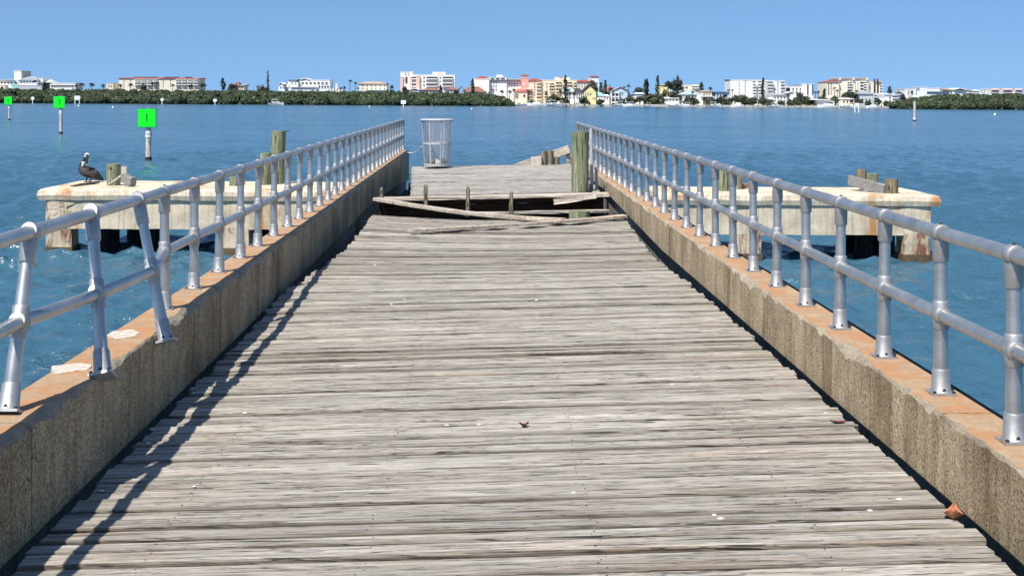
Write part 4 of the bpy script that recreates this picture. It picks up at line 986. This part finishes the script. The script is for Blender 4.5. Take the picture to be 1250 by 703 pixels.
bld('large cream apartment block with reddish roofs and dark balcony shafts',750,20,[(W,'wcream',1008.4,1023,101.2,None,-2),('hip','rred',1007.8,1024,98.6,101.2,-2),(W,'wcream',1023,1060,97.8,None),('hip','rbrown',1022,1060.5,96.2,97.8),(W,'wcream',1023.4,1026,95.6,98,-1),(W,'wcream',1040,1042.4,95.6,98,-1),(W,'wcream',1056.4,1059,95.6,98,-1),(W,'wcream',1060,1077.6,100,None,2),('hip','rred',1070,1078.2,98.8,101,1.5),('bal',1034,1040,100,112.5,2,4,.6,.62),('bal',1050,1053.4,100,115,1,4,.9,.8),('bal',1053.8,1057,100,112,1,4,.8,.55),('win',1066.4,1074.2,96.4,115,2,1,.5,1.,1.4,'rdark'),('win',1012.5,1014.5,101.6,116,1,5,.7,.3,-2),('win',1009.4,1011,101.6,116,1,5,.9,.5,-2),('win',1042.5,1049,100.5,114,2,4,.3,.3),('bal',1075.6,1078,101.6,114,1,4,.9,.6,2),('win',1058.5,1065.5,100.4,114,2,4,.35,.35,2)],'apartment block')
bld('white three-storey waterfront house under the second white condominium',733,13,[(W,'wwhite',942,960,117.2,None),('hip','rgrey',941,961,114.4,117.2),('win',944,959.5,117.8,129,4,3,.45,.42),(W,'wwhite',929,943,121.4,None,-3)],'house')
bld('slim white house left of the bushes below the striped stair tower',734,10,[(W,'wwhite',963.4,968,114.5,None),('gable','rwhite',961,970,112.8,114.6)],'house')
bld('flat white boathouse with an overhanging roof',727,12,[(W,'wwhite',998,1012,122.8,None),('shed','rwhite',990,1013,121,122.4,-2),(W,'wwhite',1011,1018,124.6,None,-1),('win',1008,1010.4,123.4,128.6,1,2,.9,.5),('win',1012,1017,125,127,1,1,.9,.8,-1)],'boathouse')
bld('pink waterfront house with white trim below the big round bush',727,12,[(W,'wpeach',1025.5,1043,121.6,None),('hip','rwhite',1024.4,1044,119.6,121.6),('win',1028,1041,123,126.4,3,1,.4,.8),('win',1037,1041.5,122.6,125.6,1,1,.9,.9,-.2),(W,'wwhite',1023,1030,127,None,-2)],'house')
bld('grey gabled waterfront house below the large cream block',730,14,[(W,'wgrey',1049,1065,115.4,None),('hip','rgrey',1046,1067,111,115.6),('win',1051,1064,120,127.5,3,2,.4,.5),(W,'wblue',1065.4,1070.5,114.5,None,-1),('bal',1066,1070,116,126,1,3,.9,.6,-1)],'house')
bld('white two-storey waterfront house with dark arched porches',730,14,[(W,'wwhite',1077,1091,115.6,None),(W,'wwhite',1072,1079,118.6,None,-2),('shed','rwhite',1076,1100,114.4,115.8),('win',1085,1088,117.4,125,1,2,.7,.45),('bal',1089,1096,116.6,124.6,1,2,.9,.45,-.3),(W,'wwhite',1091,1100,117,None,1)],'house')
bld('white condominium left of the right mangroves with a raised end tower',745,16,[(W,'wwhite',1104.5,1122,109,None),(W,'wwhite',1121.5,1130,107,None,-2),('win',1106.5,1121,110,116,3,2,.35,.4),('shed','rblue',1119,1122,108,109)],'apartment block')
bld('white hotel behind the right mangroves with a small upper storey',752,16,[(W,'wwhite',1130,1160,113.6,None),('shed','rblue',1130,1158,111.6,113.4),(W,'wwhite',1131,1151,107.8,112,5),('win',1132.5,1134,109.6,112,1,1,.9,.8,5),('win',1142,1158,114,117,4,1,.3,.6)],'hotel')
bld('long low white hotel with tan gables behind the right mangroves',756,16,[(W,'wwhite',1162,1205,110.4,None),('shed','rtan',1158,1186,107.8,110.4),('bal',1183.5,1194.5,111.6,113.6,1,1,1.,.9),('win',1196,1203,111.4,113.4,3,1,.4,.6),('gable','rwhite',1164,1178,108.4,110.6,-1)],'hotel')
for i,(a,b) in enumerate(((1209.5,1219.5),(1223.5,1235.5),(1239,1248))):
    bld(('leftmost','middle','rightmost')[i]+' of the three white flats with a red band behind the right mangroves',756,14,[(W,'wwhite',a,b,108.8,None),('shed','wpink',a+.4,b-.8,108.9,110.4,-1.4),('bal',a+.5,b-.6,111.2,113,1,1,1.,.9)],'apartment block')

# ------------------------------------------------------------------ far shore: trees
def crown_leaf(root, pts, size, mat, rnd, name='crown', blob=None):
    mb=MB()
    if blob:
        for i,(c,r) in enumerate(blob): blobs(mb,c,r,0,rnd.uniform(0,90),4,7)
    leafquads(mb,pts,size,rnd,1 if blob else 0)
    return mb.build(name,[mat,mat] if blob else mat,root)
def tree(kind, px, yt, yb, wpx, Z, label, seed):
    rnd=random.Random(seed); X=XW(px,Z); zb=LAND if yb is None else P(px,yb,Z).z; zt=P(px,yt,Z).z; wd=wpx/F*Z
    wd*={'bush':1.25,'round':1.15,'norfolk':1.5}.get(kind,1.0)
    root=thing({'palm':'palm_tree','pine':'pine_tree','norfolk':'pine_tree','bush':'shrub','round':'broadleaf_tree','dry':'broadleaf_tree','cypress':'cypress_tree'}[kind],(X,Z,LAND),label,{'palm':'palm tree','bush':'shrub'}.get(kind,'tree'),{'palm':'palms along the far shore','bush':'shrubs along the far shore'}.get(kind,'trees along the far shore'))
    H=zt-LAND; m=MB()
    lean=rnd.uniform(-.04,.04)*H
    top=Vector((X+lean,Z,zt-(.5 if kind!='palm' else wd*.3)))
    r0=.28 if kind=='palm' else .3+H*.012
    m.tube([Vector((X,Z,LAND-.3)),Vector((X+lean*.4,Z,LAND+H*.5)),top],[r0,r0*.75,r0*.45],7); m.build('trunk','trunk',root)
    pts=[]
    if kind=='palm':
        mb=MB(); c=top
        for k in range(20):
            a=2*PI*k/20+rnd.uniform(-.2,.2); el=rnd.uniform(-.5,1.1); L=wd*.5*rnd.uniform(.85,1.15); n=5; V=[]
            d=Vector((math.cos(a)*math.cos(el),math.sin(a)*math.cos(el),math.sin(el)))
            side=d.cross(Vector((0,0,1))).normalized()
            for i in range(n+1):
                t=i/n; p=c+d*L*t-Vector((0,0,1))*L*.55*t*t; ww=L*.20*math.sin(PI*min(.97,.15+t*.85))
                V+=[p-side*ww-Vector((0,0,ww*.5)),p,p+side*ww-Vector((0,0,ww*.5))]
            mb.add(V,[(i*3+j,i*3+j+1,(i+1)*3+j+1,(i+1)*3+j) for i in range(n) for j in range(2)])
        mb.build('crown','palm',root)
    elif kind in ('pine','norfolk','cypress'):
        lo=LAND+H*(.25 if kind!='norfolk' else .2); zl=max(lo,zb)
        n=int(95+H*4.5); 
        mb=MB()
        for _ in range(n):
            t=rnd.random(); z_=zl+(zt-zl)*t
            if kind=='cypress': rr=wd*.5*math.sin(PI*min(1,.12+t*.86))**.7
            elif kind=='norfolk': rr=wd*.5*(1-t*.75)*(1 if (t*9)%1<.45 else .45)
            else: rr=wd*.5*(math.sin(PI*(.15+.8*t))**.8)*(.7+.6*abs(noise.noise(Vector((t*6,seed,0)))))
            a=rnd.uniform(0,2*PI); q=math.sqrt(rnd.random())
            c=Vector((X+lean*t+rr*q*math.cos(a)+noise.noise(Vector((t*4,seed*1.3,2)))*wd*.25*(kind=='pine'),Z+rr*q*math.sin(a),z_))
            pts.append((c,Vector((math.cos(a),math.sin(a),.4)).normalized()))
        leafquads(mb,pts,1.15 if kind!='norfolk' else .8,rnd); mb.build('crown','pine',root)
    else:
        bl=[]; mat={'bush':'shrub','round':'pine','dry':'drytree'}[kind]
        zlo=LAND if kind=='bush' else max(zb,LAND+H*.2); hh=zt-zlo
        k=max(6,int(wd*hh/4.5))
        for _ in range(k):
            r=rnd.uniform(.16,.26)*min(wd,hh*1.6)+.35
            ax=rnd.uniform(-1,1)
            c=Vector((X+ax*max(.1,wd*.5-r*.8),Z+rnd.uniform(-.3,.3)*wd*.6,zlo+r*.6+max(0,(hh-r*1.5))*rnd.random()**.8*math.sqrt(max(.08,1-.75*ax*ax))))
            bl.append((c,(r*.8,r*.8,r*.68)))
            for _ in range(34):
                th=rnd.uniform(0,2*PI); ph=rnd.uniform(-.6,1); cz=math.sqrt(1-ph*ph); q=Vector((cz*math.cos(th),cz*math.sin(th),ph))
                pts.append((c+q*r*rnd.uniform(.75,1.15),q))
        crown_leaf(root,pts,1.05,mat,rnd,'crown',bl)
    return root
TREES=[
 ('round',55,99.5,None,8,748,'round grey-green tree right of the white cube-shaped house'),
 ('palm',92.5,102.5,None,7,748,'palm at the right end of the low long white hall'),
 ('palm',100.5,99.8,None,9,745,'taller palm right of the low long white hall'),
 ('palm',111,100,None,9,747,'palm halfway between the white hall and the small cream house'),
 ('palm',125,101.5,None,8,746,'bushy palm just left of the small cream house'),
 ('palm',146,102,None,8,746,'palm at the left corner of the long cream apartment block'),
 ('palm',159,100.2,None,8,746,'spreading palm before the left end of the long cream block'),
 ('dry',174,100.5,None,9,747,'brownish tree before the left balconies of the long cream block'),
 ('palm',186.5,99,None,8,746,'tall dark palm before the middle of the long cream block'),
 ('palm',191.5,99.6,None,8,748,'dark palm right of the tall one before the long cream block'),
 ('palm',210,101.8,None,6,746,'single palm before the plain wall of the long cream block'),
 ('palm',232,102.3,None,8,747,'palm before the right balconies of the long cream block'),
 ('round',246,100.5,None,7,746,'dark tree at the right end of the long cream block'),
 ('palm',251,101.8,None,6,748,'small palm just right of the long cream block'),
 ('pine',272.3,95.8,109,7,745,'lone bushy pine left of the small brown-roofed house'),
 ('dry',282,101,None,8,745,'bare brownish tree left of the small brown-roofed house'),
 ('round',288,99.8,None,6,744,'dark round tree behind the mangroves at the brown-roofed house'),
 ('norfolk',327.5,86.5,None,5.5,745,'tallest thin pine standing clear against the sky at left'),
 ('dry',321,102.2,None,15,745,'wide grey-green tree at the foot of the tallest thin pine'),
 ('palm',313.5,103.8,None,5,745,'small palm left of the wide grey-green tree'),
 ('palm',348,101.8,None,7,747,'palm beside the low white gabled house'),
 ('palm',365,96,None,6,742,'palm in front of the stepped white condominium'),
 ('palm',416,105.6,None,6,748,'left one of two low palms right of the slim white tower'),
 ('palm',421,104.5,None,6,748,'right one of two low palms right of the slim white tower'),
 ('palm',426.3,96.8,None,6,748,'tall round-headed palm left of the cream building with tan roof'),
 ('palm',433,99.4,None,6,746,'tall palm touching the left end of the tan roof'),
 ('palm',437,106,None,6,744,'low palm before the cream building with tan roof'),
 ('round',477.5,104,None,6,746,'small dark tree right of the cream building with tan roof'),
 ('palm',472,101,None,4,746,'small palm at the right corner of the tan roof'),
 ('round',495,104.5,None,8,738,'dark tree at the foot of the orange condominium stair tower'),
 ('cypress',537.6,104.4,None,6,734,'dark conical tree before the orange and white condominium'),
 ('round',556,108,None,8,736,'dark round tree right of the orange and white condominium'),
 ('cypress',577,96.8,114,4,734,'narrow dark cypress at the left corner of the white stepped hotel'),
 ('palm',597,111.5,None,6,742,'palm before the left wing of the white stepped hotel'),
 ('palm',612.8,109.2,None,7,740,'palm before the centre of the white stepped hotel'),
 ('palm',622,109,None,8,741,'palm right of centre before the white stepped hotel'),
 ('palm',627.5,107.5,None,7,742,'palm by the red roof of the peach waterfront house'),
 ('palm',667.5,111,None,6,735,'palm before the middle of the peach resort hotel'),
 ('cypress',690.6,91.8,None,6,738,'tall narrow dark tree rising above the peach resort hotel'),
 ('dry',723,97,None,14,740,'wide brownish tree behind the yellow gabled house'),
 ('bush',676,114.5,None,15,727,'bushy green shrub on the waterfront before the resort hotel'),
 ('bush',688,118.5,None,11,726,'shrub right of the resort waterfront shrub'),
 ('palm',684,109.5,None,8,730,'palm above the resort waterfront shrub'),
 ('palm',695,111,None,7,729,'dark palm before the pale green-roofed house'),
 ('palm',701,112,None,8,728,'dark palm left of the yellow gabled house'),
 ('bush',713,117.2,None,11,724,'round dark shrub before the yellow gabled house'),
 ('cypress',734.2,101.5,None,4.5,738,'shorter one of two cypresses right of the yellow gabled house'),
 ('cypress',738.7,98.4,None,5,738,'taller one of two cypresses right of the yellow gabled house'),
 ('round',744.5,101.5,None,6,737,'round dark tree right of the two cypresses'),
 ('round',749.5,105.2,None,6,737,'dark round tree left of the blue-grey gabled house roof'),
 ('palm',766.5,102.4,None,7,736,'dark palm above the right eave of the blue-grey gabled house'),
 ('palm',761.5,105,None,5,737,'small palm behind the blue-grey gabled house'),
 ('bush',770.5,115.4,None,11,727,'big shrub right of the blue-grey gabled house'),
 ('palm',774,110.5,None,6,738,'low palm left of the leaning round tree'),
 ('round',779.5,105.3,None,9,739,'round-topped tree left of the forked pine'),
 ('round',781,117.3,None,8,726,'round shrubby tree before the half-hidden white house'),
 ('pine',787,97,None,7,738,'forked dark pine, left of the tall bare-stemmed pine'),
 ('pine',789.8,96.6,None,6,740,'paler pine close behind the forked dark pine'),
 ('pine',802.6,92.8,None,7,738,'tall bare-stemmed pine left of the pale yellow tall house'),
 ('bush',793,114,None,15,729,'left one of the large shrubs under the tall pines'),
 ('bush',803.5,113,None,13,729,'right one of the large shrubs under the tall pines'),
 ('round',815.5,98.2,112,8,738,'leafy tree before the pale yellow tall house'),
 ('round',827,95.5,112,14,740,'very large round tree right of the pale yellow tall house'),
 ('pine',827,92.6,None,4,742,'pine tip rising behind the very large round tree'),
 ('dry',822,109.5,None,13,734,'brown-green tree at the foot of the very large round tree'),
 ('palm',831,116.5,None,6,728,'small palm at the right end of the white low villa'),
 ('palm',846,110.5,None,7,732,'palm before the grey-green hip-roofed house'),
 ('bush',847,117.8,None,10,728,'shrub before the grey-green hip-roofed house'),
 ('cypress',855.6,101.2,None,6.5,742,'pointed dark pine right of the flat-roofed cream condominium'),
 ('palm',867.3,105.4,None,7,742,'palm above the tan three-storey house'),
 ('palm',860,118,None,6,727,'palm before the tan three-storey house'),
 ('palm',876,119,None,7,727,'palm before the pale house with dark blue roof'),
 ('palm',885,114.5,None,9,730,'spreading palm left of the tall plain white condominium'),
 ('palm',889.5,108.5,None,6,741,'dark palm at the left edge of the tall plain white condominium'),
 ('palm',893.5,108.5,None,4.5,741,'thin palm against the left edge of the tall plain white condominium'),
 ('dry',897,114.5,None,7,738,'brownish tree at the foot of the tall plain white condominium'),
 ('bush',905.5,115,None,15,735,'wide shrub below the tall plain white condominium'),
 ('bush',919.5,118.6,None,14,735,'wide shrub below the column of dark balconies'),
 ('cypress',930.3,95.6,None,3.4,738,'very narrow dark tree between the two white condominiums'),
 ('palm',945,107.5,None,5,742,'palm before the second white condominium'),
 ('bush',941,121.8,None,8,726,'small shrub left of the white three-storey waterfront house'),
 ('palm',962,113.5,None,7,730,'palm right of the white three-storey waterfront house'),
 ('bush',965,121,None,8,726,'low dark shrub under the slim white house'),
 ('bush',975,112.5,None,13,737,'tall shrub below the lower white flats'),
 ('bush',987,116.4,None,12,734,'shrub below the striped stair tower'),
 ('bush',977,120.5,None,9,728,'low shrub below the lower white flats'),
 ('palm',995.5,111,None,7,742,'left palm of the pair right of the striped stair tower'),
 ('palm',999,110.4,None,6,744,'right palm of the pair right of the striped stair tower'),
 ('pine',1005.4,108.8,None,5,742,'small pine left of the large cream apartment block'),
 ('palm',1018.8,105.6,None,5.5,740,'left palm before the large cream apartment block'),
 ('palm',1022.6,108.8,None,6,739,'right palm before the large cream apartment block'),
 ('bush',1020,117.4,None,13,733,'shrub left of the big round bush'),
 ('round',1036,111.4,None,22,736,'big round dark bush below the large cream apartment block'),
 ('palm',1045.5,109.4,None,6,733,'palm with a pale trunk left of the grey gabled house'),
 ('bush',1048.5,118.6,None,8,726,'low shrub left of the grey gabled house'),
 ('bush',1060.5,123,None,8,723,'low shrub before the grey gabled house'),
 ('cypress',1085.8,105.6,None,7,740,'pointed dark tree behind the white two-storey waterfront house'),
 ('round',1097,111.6,None,13,739,'dark round tree right of the white two-storey waterfront house'),
 ('round',1101,115.6,None,8,732,'small dark tree left of the white condominium with a raised end'),
 ('palm',1113,110.5,None,6,738,'palm before the white condominium with a raised end'),
 ('round',613,117.5,None,8,726,'shrubby tree right at the tip of the left mangroves'),
 ('bush',650,123.2,None,8,725,'low shrub at the foot of the pink resort tower'),
 ('bush',733,121,None,9,724,'shrub between the yellow gabled house and the teal roof'),
 ('bush',759,121.6,None,8,724,'shrub before the middle of the blue-grey gabled house'),
 ('dry',811,109,None,10,736,'brownish tree below the pale yellow tall house'),
 ('bush',839,117.4,None,10,728,'shrub just right of the white low villa'),
 ('bush',866,118.4,None,10,727,'shrub at the right corner of the tan three-storey house'),
 ('bush',880,117.2,None,11,727,'shrub before the pale house with dark blue roof'),
 ('bush',891,119,None,10,728,'shrub between the dark blue roof and the tall plain white condominium'),
 ('bush',932,118.5,None,11,730,'shrub at the foot of the very narrow dark tree'),
 ('bush',954,122.6,None,8,725,'low shrub at the right side of the white three-storey waterfront house'),
 ('bush',1004,117,None,12,733,'shrub behind the flat white boathouse'),
 ('bush',1071,120,None,8,725,'shrub between the grey gabled house and the white arched house'),
 ('bush',1084,122.4,None,9,724,'shrub before the white two-storey waterfront house'),
 ('bush',1100,121.4,None,9,726,'low shrub left of the red triangular sail'),
]
for i,t in enumerate(TREES): tree(t[0],t[1],t[2],t[3],t[4],t[5],t[6],i+100)

# ------------------------------------------------------------------ seawall, docks, boats
YS=722
m=MB(); X0=XW(606,YS); X1=XW(1118,YS); n=90
for i in range(n):
    a=X0+(X1-X0)*i/n; b=X0+(X1-X0)*(i+1)/n-.03; dy=noise.noise(Vector((i*.21,3,0)))*4
    m.box(a,b,YS+dy,YS+dy+28,WATER-1,WATER+1.15+.25*noise.noise(Vector((i*.6,0,0))))
tag(m.build('seawall','seawall'),'long pale seawall along the water in front of the shore houses','seawall')
def dock(px0,px1,Y,label):
    X0=XW(px0,Y); X1=XW(px1,Y); root=thing('dock',((X0+X1)/2,Y,WATER),label,'dock','wooden docks along the seawall')
    m=MB(); m.box(X0,X1,Y,Y+2.2,WATER+.95,WATER+1.15); m.build('walkway','greypost',root)
    k=max(2,int((X1-X0)/3.2))
    for i in range(k+1):
        x=X0+.15+(X1-X0-.3)*i/k; m=MB(); m.tube([(x,Y-.18,WATER-1),(x,Y-.18,WATER+2.0)],.17,7); m.build('pile','pilebrown',root)
for a,b,Y,l in ((625,640,712,'dock at the left end of the marina below the white stepped hotel'),(655,688,711,'long marina dock before the peach resort hotel'),(690,702,714,'short dock left of the yellow gabled house'),(745,758,714,'dock before the blue-grey gabled house'),(838,852,714,'dock right of the white low villa'),(872,892,713,'dock below the pale house with dark blue roof'),(918,940,713,'dock below the column of dark balconies'),(962,985,713,'dock below the lower white flats'),(1030,1044,713,'dock before the pink waterfront house'),(1068,1100,712,'long dock before the white two-storey waterfront house')): dock(a,b,Y,l)
def make_boat():
    root=thing('motor_boat',(0,0,WATER),'','boat','white boats moored along the far shore')
    L=8.0; n=10; V=[]
    for i in range(n+1):
        t=i/n; x=-L/2+L*t; bw=1.25*(1-max(0,(t-.45)/.55)**2.2)+.02; sh=1.0+.45*t*t
        V+=[(x,-bw,sh),(x-.0,-bw*.82,.15),(x,0,-.3),(x,bw*.82,.15),(x,bw,sh)]
    m=MB(); fs=[(i*5+j,(i+1)*5+j,(i+1)*5+j+1,i*5+j+1) for i in range(n) for j in range(4)]
    fs+=[(i*5+4,(i+1)*5+4,(i+1)*5,i*5) for i in range(n)]; fs+=[(0,1,2,3,4),tuple(reversed([n*5+j for j in range(5)]))]
    m.add([(a,b,c+WATER) for a,b,c in V],fs); m.build('hull','white',root)
    m=MB(); m.bar((-4,-1.28,WATER+.72),(2,-1.28,WATER+.82),.03,.14); m.build('stripe','rblue',root)
    def tr(z0,z1,a0,a1,b0,b1,w0,w1):
        m.add([(a0,-w0,z0),(b0,-w0,z0),(b0,w0,z0),(a0,w0,z0),(a1,-w1,z1),(b1,-w1,z1),(b1,w1,z1),(a1,w1,z1)],[(0,3,2,1),(4,5,6,7),(0,1,5,4),(1,2,6,5),(2,3,7,6),(3,0,4,7)])
    m=MB(); tr(WATER+1.05,WATER+1.75,-1.6,-1.4,2.2,1.2,1.0,.85); cb=m.build('cabin','white',root)
    m=MB(); m.box(-1.2,1.0,-1.01,-.93,WATER+1.25,WATER+1.6); m.build('cabin_window','glass',cb)
    m=MB(); tr(WATER+2.75,WATER+2.87,-2.2,-2.1,.9,.8,1.05,1.0)
    for x in (-2,.6):
        for y in (-.9,.9): m.tube([(x,y,WATER+1.3),(x,y,WATER+2.76)],.05,6)
    m.build('canopy','white',root)
    m=MB(); m.box(-4.45,-4.02,-.2,.2,WATER+.2,WATER+1.35); m.build('outboard_motor','black',root)
    return root
boat=make_boat()
BO=[(612,717,0,1.0,'white boat at the tip of the left mangroves'),(620,716,PI,1.1,'white boat left of the peach waterfront house'),(633,709,.3,.9,'white boat before the peach waterfront house'),(645,716,0,1.0,'white boat below the pink resort tower'),(655,708,PI,1.25,'largest white boat in the marina before the peach resort hotel'),(666,717,PI,1.0,'white boat right of the largest one in the marina'),(676,708,.2,1.15,'white boat before the resort waterfront shrub'),(685,717,0,1.0,'rightmost white boat of the marina'),
 (757,712,0,1.0,'white boat before the blue-grey gabled house'),(769,710,PI,.9,'white boat right of the blue-grey gabled house'),(793,704,0,.75,'small white boat under the large shrubs of the tall pines'),(826,709,0,1.0,'white boat before the white low villa'),(838,713,PI,.9,'white boat right of the white low villa'),(872,708,0,1.0,'white boat below the tan three-storey house'),(900,708,PI,.9,'white boat below the tall plain white condominium'),(947,709,0,1.0,'white boat before the white three-storey waterfront house'),(1010,702,PI,1.3,'white boat with its bow at the flat white boathouse'),(1035,707,0,.9,'white boat before the pink waterfront house'),(1066,707,PI,1.0,'white boat before the grey gabled house'),(1104,705,0,1.0,'white boat left of the red triangular sail'),(337,676,0,1.0,'lone small white boat before the left mangroves')]
for i,(px,Y,rz,s_,l) in enumerate(BO):
    o=boat if i==0 else copy_tree(boat)
    o.location=(XW(px,Y),Y,WATER); o.rotation_euler=(0,0,rz); o.scale=(s_,s_,s_); o['label']=l
# boats were modelled round the first one's origin
Y=726; c=P(1110.5,126,Y); root=thing('red_sail',(c.x,Y,LAND),'red triangular sail standing at the edge of the right mangroves','sail')
m=MB(); a=P(1107.5,126,Y); b=P(1113.4,124,Y); d=P(1110.6,116.4,Y); t=Vector((0,.12,0)); m.add([a,b,d,a+t,b+t,d+t],[(0,1,2),(5,4,3),(0,3,4,1),(1,4,5,2),(2,5,3,0)]); m.build('cloth','red',root)
m=MB(); m.tube([(d.x,Y+.2,LAND),(d.x,Y+.2,d.z+.4)],.1,6); m.build('mast','white',root)
